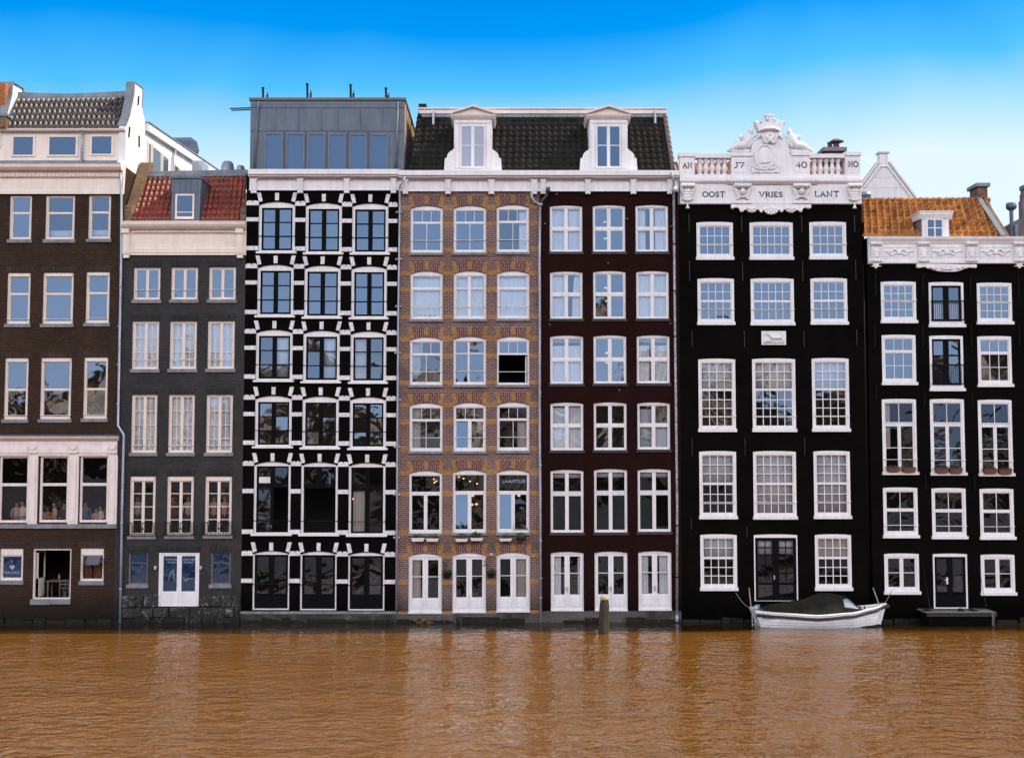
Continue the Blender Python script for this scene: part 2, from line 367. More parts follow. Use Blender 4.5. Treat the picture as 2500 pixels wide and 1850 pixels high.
def win(h, Zn, rect, bars, *, fm='white', sm=None, c=(.07,.07,.09), rise=0.0, rec=.07, gl='glass', panes=((0,0,1,1),), sill=None, rails=(), railm='white',
        curtains=(), parent=None, name='window', y=None, opening=True, label=None, headboard=0.0, thick=.12):
    y = h.y if y is None else y; par = parent or h.root
    X0, X1, Zb, Zt = Zn.R(*rect, y)
    if opening: h.op.append((X0, X1, Zb, Zt, rise))
    yf = y + rec; cl, ct, cb = c; g = .005
    mb = MB(); ix0, ix1, izb, izt = X0+cl, X1-cl, Zb+cb, Zt-rise-ct-headboard
    mb.box(X0-g, ix0, yf, yf+thick, Zb, Zt-rise); mb.box(ix1, X1+g, yf, yf+thick, Zb, Zt-rise)
    mb.box(ix0, ix1, yf+.0005, yf+thick, Zb-g, izb)
    if rise:
        arc = arcpts(X0, X1, Zt-rise, rise); mb.prism([(ix0, izt), *[(min(max(a, ix0), ix1), b+.004) for a, b in arc], (ix1, izt)], yf+.0004, yf+thick)
    else: mb.box(ix0, ix1, yf+.0004, yf+thick, izt, Zt+g)
    if headboard: mb.box(ix0-.02, ix1+.02, yf-.02, yf+.02, izt-.005, izt+headboard)
    if curtains and gl in ('glass','glass_mid'): gl = 'glass_clear'
    if curtains and gl == 'glass_low': gl = 'glass_cafe'
    ob = mb.build(name, M[fm], par)
    sub = ob if parent is None else parent
    if label: ob['label'] = label
    if bars:
        sb = MB(); barmesh(sb, bars, ix0, ix1, izb, izt, yf+.03); sb.build('sash', M[sm or fm], sub)
    W, H = ix1-ix0, izt-izb
    if panes:
        pb = MB(); py = yf+.066
        cu_ = sorted({b[1] for b in bars if b[0] == 'v' and b[2] >= .045}); cv_ = sorted({b[1] for b in bars if b[0] == 'h' and .04 <= b[2] < .3})
        for u0, v0, u1, v1 in panes:
            us = [u0]+[c_ for c_ in cu_ if u0+.05 < c_ < u1-.05]+[u1]; vs_ = [v0]+[c_ for c_ in cv_ if v0+.05 < c_ < v1-.05]+[v1]
            for ua, ub in zip(us, us[1:]):
                for va, vb_ in zip(vs_, vs_[1:]):   # every light sits a little out of true, as old glazing does
                    a, b, t, q = ix0+ua*W, ix0+ub*W, izt-va*H, izt-vb_*H; tx_, tz_ = random.gauss(0,.0045)*(b-a), random.gauss(0,.0055)*(t-q)
                    tz_ += (.011*(t-q) if gl == 'glass_low' else .006*(t-q) if gl == 'glass_cafe' else 0); pb.poly([(a,py-tx_-tz_,q),(b,py+tx_-tz_,q),(b,py+tx_+tz_,t),(a,py-tx_+tz_,t)])
        pb.build('pane', M[gl], sub, recalc=False)
    if sill:
        sm_, over, hh, proud = sill
        q = MB(); q.box(X0-over, X1+over, y-proud, y+.05, Zb-hh, Zb+.006); q.build('sill', M[sm_], sub)
    for v in rails:
        q = MB(); z = Zt-v*(Zt-Zb); q.tube([(X0-.02,yf-.035,z),(X1+.02,yf-.035,z)], .014, 6)
        for xx in (X0+.01, X1-.01): q.box(xx-.015, xx+.015, yf-.04, yf+.01, z-.02, z+.02)
        q.build('guard_rail', M[railm], sub)
    if curtains:
        q = {}
        for cu in curtains:
            u0, v0, u1, v1 = cu[:4]; mt = cu[4] if len(cu) > 4 else 'curtain'; sw = cu[5] if len(cu) > 5 else 0
            mm = q.setdefault(mt, MB())
            if mt == 'blind': mm.box(ix0+u0*W, ix0+u1*W, yf+.15, yf+.165, izt-v1*H, izt-v0*H)
            else: curtain_mesh(mm, ix0+u0*W, ix0+u1*W, izt-v1*H, izt-v0*H, yf+.17, sw)
        for mt, mm in q.items(): mm.build('blind' if mt == 'blind' else 'curtain', M[mt], sub, smooth=True, recalc=False)
    return (X0, X1, Zb, Zt)
def cornice(h, Zn, prof, x0, x1, mat, xr=0, name='cornice', parent=None):
    pts = [(h.y+yo, Zn.Z(zy, h.y+yo, xr)) for yo, zy in prof]
    mb = MB(); mb.prismx(pts, x0, x1); return mb.build(name, M[mat], parent or h.root)
def tiles(mb, BL, BR, TL, TR, nc, nr, amp=.035, step=.03, seg=8, sharp=1.0, mi=0):
    BL, BR, TL, TR = map(Vector, (BL, BR, TL, TR)); N = (BR-BL).cross(TL-BL).normalized()
    def pos(u, v): return BL.lerp(BR, u).lerp(TL.lerp(TR, u), v)
    n = nc*seg
    for r in range(nr):
        vs = []; fs = []
        jit = [random.uniform(-.004,.004) for _ in range(nc+1)]
        for lv, hh in ((0, 0), (0, 1), (1.0, 1)):
            for i in range(n+1):
                u = i/n; s = (i % seg)/seg; c = min(nc-1, i//seg)
                pr = (.5+.5*math.cos(2*math.pi*(s-.3)))**sharp
                v = (r+lv)/nr
                off = (amp*pr + step*(1-lv)*1.0 + jit[c]) if hh else -.02
                vs.append(pos(u, min(1, v + (.006 if lv else 0))) + N*off)
        for j in range(2):
            for i in range(n): a = j*(n+1)+i; fs.append((a, a+1, a+n+2, a+n+1))
        mb.add(vs, fs, mi)
def lintel_flat(h, X0, X1, Zt, hh, spl, mat, proud=.004):
    mb = MB(); y = h.y
    mb.prism([(X0-.02, Zt+.004), (X1+.02, Zt+.004), (X1+spl, Zt+hh), (X0-spl, Zt+hh)], y-proud, y+.05); mb.build('lintel', M[mat], h.root)
def pipe(h, pts, r=.05, mat='pipe', collars=(), name='drainpipe'):
    mb = MB(); mb.tube(pts, r, 10)
    for (x, y, z) in collars: mb.lathe((x, y, z-.03), [(r+.012,0),(r+.016,.03),(r+.012,.06)], 10)
    return mb.build(name, M[mat], h.root, smooth=True)
def leaves(mb, c, rx, ry, rz, n, s=.04, mi=0):
    for _ in range(n):
        while True:
            a = Vector((random.uniform(-1,1), random.uniform(-1,1), random.uniform(-1,1)))
            if a.length < 1: break
        p = Vector((c[0]+a.x*rx, c[1]+a.y*ry, c[2]+a.z*rz))
        d = Vector((random.gauss(0,1), random.gauss(0,1), random.gauss(0,1))).normalized(); e = d.orthogonal().normalized(); e.rotate(Matrix.Rotation(random.random()*6, 3, d))
        q = s*random.uniform(.6,1.4); f = d.cross(e)
        mb.poly([p-e*q, p+f*q*.45, p+e*q, p-f*q*.45], mi)
# stroke lettering with serifs
GL = {}
def _ell(w, n=20): return [[(w/2+w/2*math.cos(i*6.2832/n), .5+.5*math.sin(i*6.2832/n)) for i in range(n+1)]]
GL['O'] = (.95, _ell(.95)); GL['0'] = (.8, _ell(.8))
GL['S'] = (.6, [[(.56,.84),(.42,.98),(.2,.98),(.07,.82),(.12,.62),(.32,.5),(.5,.38),(.56,.2),(.44,.03),(.2,.01),(.04,.17)]])
GL['T'] = (.85, [[(.42,0),(.42,1)],[(0,.88),(.03,1),(.82,1),(.85,.88)],[(.3,0),(.54,0)]])
GL['V'] = (.85, [[(.06,1),(.42,0),(.8,1)],[(-.05,1),(.2,1)],[(.68,1),(.9,1)]])
GL['R'] = (.75, [[(.1,0),(.1,1),(.42,1),(.6,.86),(.6,.66),(.42,.52),(.1,.52)],[(.36,.52),(.72,0),(.85,0)],[(0,0),(.22,0)],[(0,1),(.15,1)]])
GL['I'] = (.25, [[(.12,0),(.12,1)],[(0,0),(.25,0)],[(0,1),(.25,1)]])
GL['E'] = (.6, [[(.1,0),(.1,1)],[(0,1),(.52,1),(.55,.86)],[(.1,.52),(.42,.52)],[(0,0),(.54,0),(.6,.16)]])
GL['L'] = (.65, [[(.1,1),(.1,0),(.58,0),(.64,.18)],[(0,1),(.22,1)]])
GL['A'] = (.85, [[(.06,0),(.44,1),(.8,0)],[(.2,.38),(.66,.38)],[(-.03,0),(.18,0)],[(.68,0),(.92,0)]])
GL['N'] = (.9, [[(.1,0),(.1,1),(.78,0),(.78,1)],[(0,0),(.2,0)],[(-.02,1),(.1,1)],[(.68,1),(.9,1)]])
GL['J'] = (.4, [[(.35,1),(.35,.25),(.25,.03),(.02,-.08)],[(.22,1),(.48,1)]])
GL['7'] = (.65, [[(0,.84),(.03,1),(.62,1),(.25,0)]])
GL['4'] = (.75, [[(.75,.3),(0,.3),(.55,1),(.55,0)]])
def stroke_text(s, x0, x1, z0, z1, y, parent, mat='letter', r=.018, name='lettering'):
    mb = MB(); gap = .22; tot = sum(GL[c][0] for c in s)+gap*(len(s)-1); k = (x1-x0)/tot; H = z1-z0; x = x0
    for c in s:
        w, pl = GL[c]
        for p in pl: mb.tube([(x+a*k, y, z0+b*H) for a, b in p], r, 4)
        x += (w+gap)*k
    return mb.build(name, M[mat], parent)
def font_text(s, xc, zc, y, size, parent, mat, width=None, name='lettering', mirror=False):
    cu = bpy.data.curves.new('text', 'FONT'); cu.body = s; cu.size = size; cu.align_x = 'CENTER'; cu.align_y = 'CENTER'; cu.extrude = .002
    o = bpy.data.objects.new('text', cu); COL.objects.link(o)
    bpy.context.view_layer.update()
    me = bpy.data.meshes.new_from_object(o.evaluated_get(bpy.context.evaluated_depsgraph_get()))
    bpy.data.objects.remove(o)
    xs = [v.co.x for v in me.vertices]; k = (width/(max(xs)-min(xs))) if width else 1
    if mirror: k = -k
    off = wloc(parent)
    for v in me.vertices: v.co = Vector((xc+v.co.x*k, y - v.co.z, zc+v.co.y)) - off
    me.materials.clear(); me.materials.append(M[mat]); me.name = name
    ob = bpy.data.objects.new(name, me); COL.objects.link(ob); ob.parent = parent; return ob

WETM = NT('wet_foundation'); _n1 = WETM.noise(3,7,.7,dist=1); _c = WETM.mix(WETM.maprange(_n1,.4,.62,0,1),(.004,.0035,.0025),(.010,.010,.006)); _c = WETM.mix(WETM.maprange(WETM.noise(6,6,.75),.64,.76,0,.5),_c,(.05,.048,.038)); WETM.link(_c, WETM.b.inputs['Base Color']); WETM.b.inputs['Roughness'].default_value=.55; WETM.b.inputs['Specular IOR Level'].default_value=.2; WETM.bump(_n1,.8,.04); M['wet'] = WETM.mat
def foundation(h):
    m = MB(); x = h.x0
    while x < h.x1-.05:
        w = min(random.uniform(.25,1.0), h.x1-x); d = random.uniform(.06,.17); t = random.uniform(.10,.26)
        m.add([(x,.02,-.5),(x+w-.01,.02,-.5),(x+w-.01,-d,-.5),(x,-d-.02,-.5),(x+.02,.02,t),(x+w-.03,.02,t-.02),(x+w-.03,-d+.04,t-.04),(x+.02,-d+.03,t-.03)],[(0,1,2,3),(4,5,6,7),(3,2,6,7),(0,3,7,4),(1,2,6,5),(0,1,5,4)]); x += w
    m.build('foundation', M['wet'], h.root)
def lamp_dots(h, pts, r, col, power, name, parent=None):
    m = bpy.data.materials.new(name); m.use_nodes = True; b = m.node_tree.nodes['Principled BSDF']; b.inputs['Base Color'].default_value = (*col,1); b.inputs['Emission Color'].default_value = (*col,1); b.inputs['Emission Strength'].default_value = power
    mb = MB()
    for Zn, x, y, Y in pts: p = Zn.pt(x,y,Y); mb.ell(tuple(p), r*1.5, r, r, 8, 6)
    mb.build(name, m, parent or h.root, smooth=True)
# boundaries between the houses
B0 = P(-70, 800)[0]; B1 = P(291, 800)[0]; B2 = P(597.5, 800)[0]; B3 = P(972, 800)[0]; B4 = P(1318, 800)[0]; B5 = P(1659, 800)[0]; B6 = P(2108, 800)[0]; B7 = P(2119, 800)[0]; B8 = P(2560, 800)[0]
def pz(py, y=0): return P(1250, py, y)[1]
PINK = 'cream'
# =================================================================== house 1 : brown brick, far left
h1 = House('dark brown brick canal house with white attic storey and white shopfront windows', B0, B1, pz(402), depth=3.0)
SIL = ('sill_stone', .06, .14, .07)
s2 = lambda t: ring(0,0,1,t,.035) + hb(t,.085) + ring(0,t,1,1,.05)
for r in ((80,1150,270,1530),(388,1150,640,1530),(757,1145,950,1525)):
    g = win(h1, Z1, r, s2(.385), fm=PINK, sill=SIL, c=(.08,.06,.07), curtains=((0,.8,1,1,'blind'),) if r[0] > 100 else ())
    lf = g
for r in ((58,230,258,672),(365,228,628,672),(735,222,938,665)):
    g = win(h1, Z2, r, s2(.38), fm=PINK, sill=SIL, c=(.08,.03,.08), headboard=.13, rails=(.905,))
    lintel_flat(h1, g[0], g[1], g[3], .27, .1, 'brown_soldier')
for i, r in enumerate(((35,960,240,1490),(345,958,610,1488),(715,955,922,1483))):
    g = win(h1, Z2, r, s2(.5), fm=PINK, sill=SIL, c=(.08,.03,.08), headboard=.14, rails=(.935,), gl='glass' if i == 2 else 'glass_mid')
    lintel_flat(h1, g[0], g[1], g[3], .27, .1, 'brown_soldier')
# white shopfront storey: windows between pilasters
SF = []
for r in ((-5,210,228,745),(322,210,550,742),(645,208,872,742)):
    SF.append(win(h1, Z3, r, ring(0,0,1,.42,.03)+hb(.43,.06)+ring(0,.44,1,1,.035), fm='pinkwhite', c=(.05,.04,.06), gl='glass_cafe', rec=.02))
mb = MB(); xa, xb = h1.x0, Z3.X(948, 400)
fz = lambda zy: Z3.Z(zy, 0, 500)
def flatb(m, Zn, x0, z0, x1, z1, y, d, mi=0):
    a, b, q, t = Zn.R(x0, z0, x1, z1, 0); m.box(a, b, y-d, y+.02, q, t, mi)
flatb(mb, Z3, -300, 82, 948, 208, 0, .06)
for x0, x1 in ((230,306),(553,635),(874,948)):
    flatb(mb, Z3, x0, 205, x1, 755, 0, .07); flatb(mb, Z3, x0+18, 230, x1-18, 735, 0, .10); flatb(mb, Z3, x0+2, 170, x1+2, 182, 0, .13)
    for k in range(4): flatb(mb, Z3, x0+6+k*17, 182, x0+16+k*17, 190, 0, .12)
    xc = Z3.X((x0+x1)/2+2, 132); mb.add(*[ [(xc+.14*math.cos(a*6.283/18), -.135, fz(132)+.14*math.sin(a*6.283/18)) for a in range(18)] + [(xc+.14*math.cos(a*6.283/18), -.05, fz(132)+.14*math.sin(a*6.283/18)) for a in range(18)], [tuple(range(18))]+[(a,(a+1)%18,18+(a+1)%18,18+a) for a in range(18)] ])
for x0, x1 in ((-200,236),(315,556),(640,880)): flatb(mb, Z3, x0, 130, x1, 195, 0, .078); flatb(mb, Z3, x0+8, 146, x1-8, 184, 0, .105)
mb.build('shopfront_panelling', M['pinkwhite'], h1.root)
cornice(h1, Z3, ((.05,42),(-.3,50),(-.28,62),(-.2,74),(-.1,84),(.05,86)), xa, xb+.04, 'pinkwhite', 500, 'shopfront_cornice')
mb = MB(); mb.box(xa, xb+.03, -.32, .02, fz(46), fz(40)); mb.build('lead_flashing', M['lead'], h1.root)
mb = MB(); flatb(mb, Z3, -300, 756, 945, 790, 0, .10); mb.build('stone_ledge', M['sill_stone'], h1.root)
# basement openings
g = win(h1, Z3, (-4,952,186,1212), ring(0,0,1,1,.06), fm='pinkwhite', c=(.05,.03,.05), headboard=.26, gl='glass_blue', sill=('sill_stone',.04,.16,.05)); lintel_flat(h1, g[0], g[1], g[3], .28, .1, 'brown_soldier')
xc = (g[0]+g[1])/2
wpar = [o for o in h1.root.children if o.name.startswith('window')][-1]
font_text('I', xc, Z3.Z(1062), .11, .17, wpar, 'pale_letter'); font_text('PANCAKES', xc, Z3.Z(1150), .11, .17, wpar, 'pale_letter', width=.66)
hp = [(0,-.5),(-.5,.1),(-.45,.38),(-.22,.45),(0,.25),(.22,.45),(.45,.38),(.5,.1)]
mb = MB(); mb.prism([(xc+a*.21, Z3.Z(1107)+b*.22) for a, b in hp], .10, .112); mb.build('heart_emblem', M['pale_letter'], wpar)
DOOR = win(h1, Z3, (262,952,572,1362), [], fm='pinkwhite', c=(.07,.08,.06), panes=(), name='doorway'); lintel_flat(h1, DOOR[0], DOOR[1], DOOR[3], .28, .12, 'brown_soldier')
dw = [o for o in h1.root.children if o.name.startswith('doorway')][-1]
mb = MB(); xx = DOOR[0]+.09; mb.box(xx, xx+.05, .2, .30, DOOR[2]+.05, DOOR[3]-.1); mb.box(xx, xx+.05, .95, 1.05, DOOR[2]+.05, DOOR[3]-.1); mb.box(xx, xx+.05, .2, 1.05, DOOR[3]-.2, DOOR[3]-.1); mb.box(xx, xx+.05, .2, 1.05, DOOR[2]+.05, DOOR[2]+.85)
for k in range(5): mb.box(xx+.05, xx+.07, .3, .95, DOOR[2]+.12+k*.14, DOOR[2]+.22+k*.14)
mb.build('open_door_leaf', M['pinkwhite'], dw)
mb = MB(); mb.box(DOOR[0]-.04, (DOOR[0]+DOOR[1])/2-.04, -.09, .05, DOOR[2]-.22, DOOR[2]+.006); mb.box((DOOR[0]+DOOR[1])/2-.03, DOOR[1]+.02, -.075, .05, DOOR[2]-.20, DOOR[2]+.004); mb.build('sill', M['sill_stone'], dw)
g = win(h1, Z3, (645,950,836,1216), ring(0,0,1,1,.045), fm='pinkwhite', c=(.04,.03,.04), headboard=.26, gl='glass_low', sill=('sill_stone',.04,.16,.05), curtains=((0.02,.02,.42,1,'brown_drape'),(.5,.3,.95,1,'brown_drape'))); lintel_flat(h1, g[0], g[1], g[3], .28, .1, 'brown_soldier')
mb = MB(); a, b, q, t = Z3.R(705,1018,808,1082,-.1); mb.prismx([(-.28,q),(.1,q+.1),(.1,t),(-.1,t),(-.28,q+.12)], a, b); mb.build('extractor_hood', M['zinc'], h1.root)
# main cornice and attic storey
cornice(h1, Z1, ((.3,876),(-.42,880),(-.40,905),(-.3,930),(-.14,940),(-.12,956),(-.10,960),(-.10,996),(-.05,1000),(-.05,1104),(-.09,1108),(-.09,1138),(.1,1140)), h1.x0, B1+.06, 'cream', 520)
mb = MB(); x = h1.x0; zt, zb = Z1.Z(962,-.12,500), Z1.Z(990,-.12,500)
while x < B1-.12: mb.box(x, x+.065, -.17, -.08, zb, zt); x += .115
mb.build('dentil_row', M['cream'], h1.root)
YA = .45
mb = MB(); mb.box(h1.x0, B1-.02, -.36, YA+.05, Z1.Z(878,-.3,500)-.02, Z1.Z(868,-.3,500)); mb.box(h1.x0, B1-.05, YA-.03, YA+.02, Z1.Z(880,YA,500), Z1.Z(852,YA,500)); mb.build('lead_flashing', M['lead'], h1.root)
aw = MB(); za, zt2 = Z1.Z(880,YA,500), Z1.Z(578,YA,500); aw.box(h1.x0, B1-.03, YA, YA+2.6, za, zt2)
attic = aw.build('attic_storey', M['cream'], h1.root)
for r in ((100,640,303,818),(408,640,670,818),(772,636,976,810)):
    X0, X1, Zb, Zt = Z1.R(*r, YA)
    m = MB(); w = .09
    m.box(X0, X0+w, YA-.05, YA+.03, Zb, Zt); m.box(X1-w, X1, YA-.05, YA+.03, Zb, Zt); m.box(X0+w, X1-w, YA-.0498, YA+.03, Zb, Zb+.07); m.box(X0+w, X1-w, YA-.0502, YA+.03, Zt-w*.7, Zt)
    m.poly([(X0+w,YA-.012,Zb),(X1-w,YA-.012,Zb),(X1-w,YA-.012,Zt-.05),(X0+w,YA-.012,Zt-.05)], 1)
    m.build('window', [M['cream'], M['glass_solid']], attic)
m = MB(); m.prismx([(YA+.1, Z1.Z(574,YA-.2,500)),(YA-.25, Z1.Z(576,YA-.2,500)),(YA-.22,Z1.Z(592,YA-.2,500)),(YA-.06,Z1.Z(604,YA,500)),(YA+.1,Z1.Z(606,YA,500))], h1.x0, B1-.02); m.build('eaves_gutter', M['pinkwhite'], h1.root)
pipe(h1, [Z1.pt(706,572,YA-.1), Z1.pt(704,700,YA-.1), Z1.pt(700,870,YA-.1)], .055, 'pipe', [tuple(Z1.pt(704,660,YA-.1)), tuple(Z1.pt(702,775,YA-.1))])
roof = MB(); YR0, YR1 = YA-.05, YA+1.6
tiles(roof, Z1.pt(55,578,YR0), Z1.pt(1040,572,YR0), Z1.pt(150,325,YR1), Z1.pt(1085,312,YR1), 22, 5, .11, .025, 12, 1.8)
r1 = roof.build('tiled_roof', M['tile_dark'], h1.root, smooth=True)
mb = MB(); a, b = Z1.pt(140,262,YR1), Z1.pt(1090,252,YR1); c, d = Z1.pt(140,326,YR1-.06), Z1.pt(1090,314,YR1-.06)
n = 12
for i in range(n):   # sagging lead ridge
    f = lambda p, q, t: p.lerp(q, t) + Vector((0,0,-.10*math.sin(math.pi*t)))
    t0, t1 = i/n, (i+1)/n
    mb.add([f(c,d,t0), f(c,d,t1), f(a,b,t1), f(a,b,t0), f(a,b,t0)+Vector((0,1,-.6)), f(a,b,t1)+Vector((0,1,-.6))], [(0,1,2,3),(3,2,5,4)])
mb.build('lead_ridge', M['lead'], r1)
# right gable wall (side seen from the right) with zinc cap
XS = B1-.01
side = lambda x, y: Z1.side(XS, x, y)
gp = [(.06, Z1.Z(1300,0,1060)), (.06, Z1.Z(868,0,1060)), (YA-.1, Z1.Z(860,YA,1060)), (YA-.1, Z1.Z(560,YA,1060)), side(1112,465), side(1148,290), side(1155,185), side(1222,238), side(1216,390), side(1246,525)]
yb = side(1246,525)[0]; gp += [(yb, gp[0][1])]
mb = MB(); mb.prismx(gp, XS-.3, XS); gab = mb.build('gable_wall', M['stucco'], h1.root)
mb = MB()
cap = gp[3:9]
for (ya, za_), (yb_, zb_) in zip(cap, cap[1:]):
    dv = Vector((yb_-ya, zb_-za_)).normalized(); nv = Vector((-dv.y, dv.x))*.05
    mb.prismx([(ya+nv.x*.06,za_+nv.y*.06),(yb_+nv.x*.06,zb_+nv.y*.06),(yb_+nv.x,zb_+nv.y),(ya+nv.x,za_+nv.y)], XS-.36, XS+.03)
mb.build('zinc_coping', M['lead'], gab)
mb = MB()
for pts in (((1185,300),(1180,375)), ((1108,565),(1100,650)), ((1188,640),(1190,735))):
    (ya,za_),(yb_,zb_) = side(*pts[0]), side(*pts[1]); mb.tube([(XS+.03,ya,za_),(XS+.03,yb_,zb_)], .035, 6)
mb.build('wall_anchor', M['black_iron'], gab)
# left gable (same shape, seen from inside) and the brick chimney behind it
XL = Z1.X(143, 260, 1.8); mb = MB(); off = 0
lg = [(YA-.1, gp[0][1]+3)] + gp[3:9] + [(gp[9][0], gp[9][1]), (gp[9][0], gp[0][1]+3)]
mb.prismx(lg, XL-.35, XL-.05); g2 = mb.build('gable_wall', M['stucco'], h1.root)
mb = MB()
for (ya, za_), (yb_, zb_) in zip(cap, cap[1:]):
    dv = Vector((yb_-ya, zb_-za_)).normalized(); nv = Vector((-dv.y, dv.x))*.05
    mb.prismx([(ya+nv.x*.06,za_+nv.y*.06),(yb_+nv.x*.06,zb_+nv.y*.06),(yb_+nv.x,zb_+nv.y),(ya+nv.x,za_+nv.y)], XL-.75, XL+.02)
mb.build('zinc_coping', M['lead'], g2)
mb = MB(); X0, X1, Zb, Zt = Z1.R(-120,187,44,470,1.0); mb.box(X0, X1, 1.0, 1.6, Zb-1, Zt); mb.build('chimney', M['orange_brick'], h1.root)
mb = MB(); X0, X1, Zb, Zt = Z1.R(-80,482,66,580,.3); mb.box(X0, X1, .1, .5, Zb, Zt); mb.box(X0-.05, X1+.06, .05, .55, Zt, Zt+.12, 1); mb.build('parapet_pier', [M['parapet_brick'], M['lead']], h1.root)
# rear wing running back along the side
mb = MB(); y0, z0 = side(1248,528); y1, z1 = side(1850,935); pts = [(y0, z0-7), (y0, z0), (y1, z1), (y1, z0-7)]
mb.prismx(pts, XS-3, XS-.02); wing = mb.build('rear_wing', M['stucco'], h1.root)
mb = MB(); yw = y0+.02; mb.prismx([(y0,z0-.02),(y0,z0-.38),(y1,z1-.38),(y1,z1-.02)], XS-.02, XS+.16); mb.prismx([(y0,z0+.05),(y0,z0-.02),(y1,z1-.02),(y1,z1+.05)], XS-.4, XS+.2, 1); mb.build('wing_cornice', [M['stucco'], M['lead']], wing)
for xa_, xb_ in ((1262,1290),(1300,1375),(1388,1440),(1490,1530),(1540,1570)):
    ya = side(xa_, 800)[0]; yb_ = side(xb_, 800)[0]; zt_ = z0-.75; m = MB()
    m.prismx([(ya,zt_-2.2),(ya,zt_),(yb_,zt_),(yb_,zt_-2.2)], XS-.03, XS+.05)
    m.poly([(XS+.06,ya+.1,zt_-2.1),(XS+.06,yb_-.1,zt_-2.1),(XS+.06,yb_-.1,zt_-.1),(XS+.06,ya+.1,zt_-.1)], 1); m.build('window', [M['cream'], M['glass_solid']], wing)
ya, za_ = side(1490,745); pipe(h1, [(XS+.1,ya,za_), (XS+.1,ya-.3,za_-.8), (XS+.1,ya-.3,za_-3)], .06)
# roof lantern with skylight and vents on the wing
Yl = 12.0
mb = MB(); a = lambda x, y, Y=Yl: tuple(Z1.pt(x, y, Y))
mb.add([a(1440,745), a(1590,740), a(1670,675,Yl+1.2), a(1420,665,Yl+1.2)], [(0,1,2,3)], 1)
mb.add([a(1500,765), a(1600,745), a(1690,690), a(1710,770), a(1640,930), a(1500,930)], [(0,1,2,3,4,5)], 0)
mb.add([a(1410,655,Yl+1.2), a(1640,652,Yl+1.2), a(1690,690), a(1600,745)], [(0,1,2,3)], 0)
mb.prism([P(*Z1.px(x,y),Yl) for x,y in ((1420,745),(1600,738),(1640,800),(1640,940),(1420,940))], Yl+.05, Yl+1.5, 0)
mb.build('roof_lantern', [M['zinc'], M['glass_solid']], wing)
mb = MB(); X0, X1, Zb, Zt = Z1.R(1648,852,1738,935,9); mb.box(X0,X1,9,10.2,Zb-1,Zt); mb.build('vent_box', M['pipe'], wing)
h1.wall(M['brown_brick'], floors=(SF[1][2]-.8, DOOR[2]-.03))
pipe(h1, [Z1.pt(1030,940,-.12), Z1.pt(1042,1040,-.12), Z2.pt(1040,100,-.1), Z2.pt(1012,1540,-.1), Z2.pt(1062,1620,-.1), Z3.pt(998,80,-.1), Z3.pt(985,600,-.1), Z3.pt(968,1560,-.1)], .055, 'pipe', [tuple(Z2.pt(1034,350,-.1)), tuple(Z2.pt(1022,690,-.1)), tuple(Z2.pt(1016,1020,-.1)), tuple(Z2.pt(1012,1360,-.1)), tuple(Z3.pt(990,420,-.1)), tuple(Z3.pt(982,750,-.1)), tuple(Z3.pt(972,1280,-.1))])

# =================================================================== house 2 : charcoal brick
h2 = House('charcoal grey brick canal house with red tiled roof and small zinc dormer', B1, B2, pz(540), depth=2.6)
YC = 'cream'
c2 = (.07,.06,.06)
leaf2 = ring(0,0,.49,1,.05)+ring(.51,0,1,1,.05)+vb(.5,.05)
for r in ((1145,185,1375,465),(1468,183,1697,463),(1792,181,2023,463)):
    g = win(h2, Z2, r, leaf2, fm=YC, c=c2, sill=SIL, rails=(.69,)); lintel_flat(h2, g[0], g[1], g[3], .27, .1, 'grey_soldier')
gl2 = grid(.03,.02,.47,.98,2,1,.022)+grid(.53,.02,.97,.98,2,1,.022)
for r in ((1132,645,1363,1060),(1455,645,1687,1058),(1780,643,2012,1057)):
    g = win(h2, Z2, r, leaf2+gl2+hb(.335,.022)+hb(.65,.022), fm=YC, c=c2, sill=SIL, rails=(.8,), curtains=((0,0,1,1),)); lintel_flat(h2, g[0], g[1], g[3], .27, .1, 'grey_soldier')
for r in ((1058,-288,1265,182),(1357,-288,1567,182),(1662,-288,1875,182)):
    g = win(h2, Z3, r, leaf2+gl2+hb(.27,.022)+hb(.52,.022)+hb(.77,.022), fm=YC, c=c2, sill=SIL, rails=(.87,), curtains=((0,0,1,1),)); lintel_flat(h2, g[0], g[1], g[3], .27, .1, 'grey_soldier')
H2F = []
for r in ((1045,370,1252,850),(1345,370,1560,848),(1652,370,1868,845)):
    g = win(h2, Z3, r, leaf2+hb(.245,.03)+hb(.49,.03)+hb(.735,.03), fm=YC, c=(.08,.03,.06), sill=SIL, headboard=.16, gl='glass_cafe'); lintel_flat(h2, g[0], g[1], g[3], .27, .1, 'grey_soldier'); H2F.append(g)
    wp = [o for o in h2.root.children if o.name.startswith('window')][-1]
    X0, X1 = g[0]-.06, g[1]+.04; zb, zt = g[2]+.02, g[2]+.56; m = MB(); y = -.14
    for z in (zb, zb+.06, zt): m.tube([(X0,.02,z),(X0,y,z),(X1,y,z),(X1,.02,z)], .014, 5)
    nb = 11
    for i in range(nb+1):
        x = X0+(X1-X0)*i/nb; m.tube([(x,y,zb),(x,y,zt)], .010, 5)
    for k in range(4):
        xc = X0+(X1-X0)*(k+.5)/4; m.tube([(xc-.1,y-.005,zb+.1),(xc-.1,y-.005,zt-.12),(xc-.05,y-.005,zt-.03),(xc+.05,y-.005,zt-.03),(xc+.1,y-.005,zt-.12),(xc+.1,y-.005,zb+.1)], .012, 5)
    for k in (0,2): 
        xc = X0+(X1-X0)*(k+.25)/4; m.ell((xc,y-.01,(zb+zt)/2),.045,.02,.06,8,5)
    m.build('balcony_railing', M['black_iron'], wp)
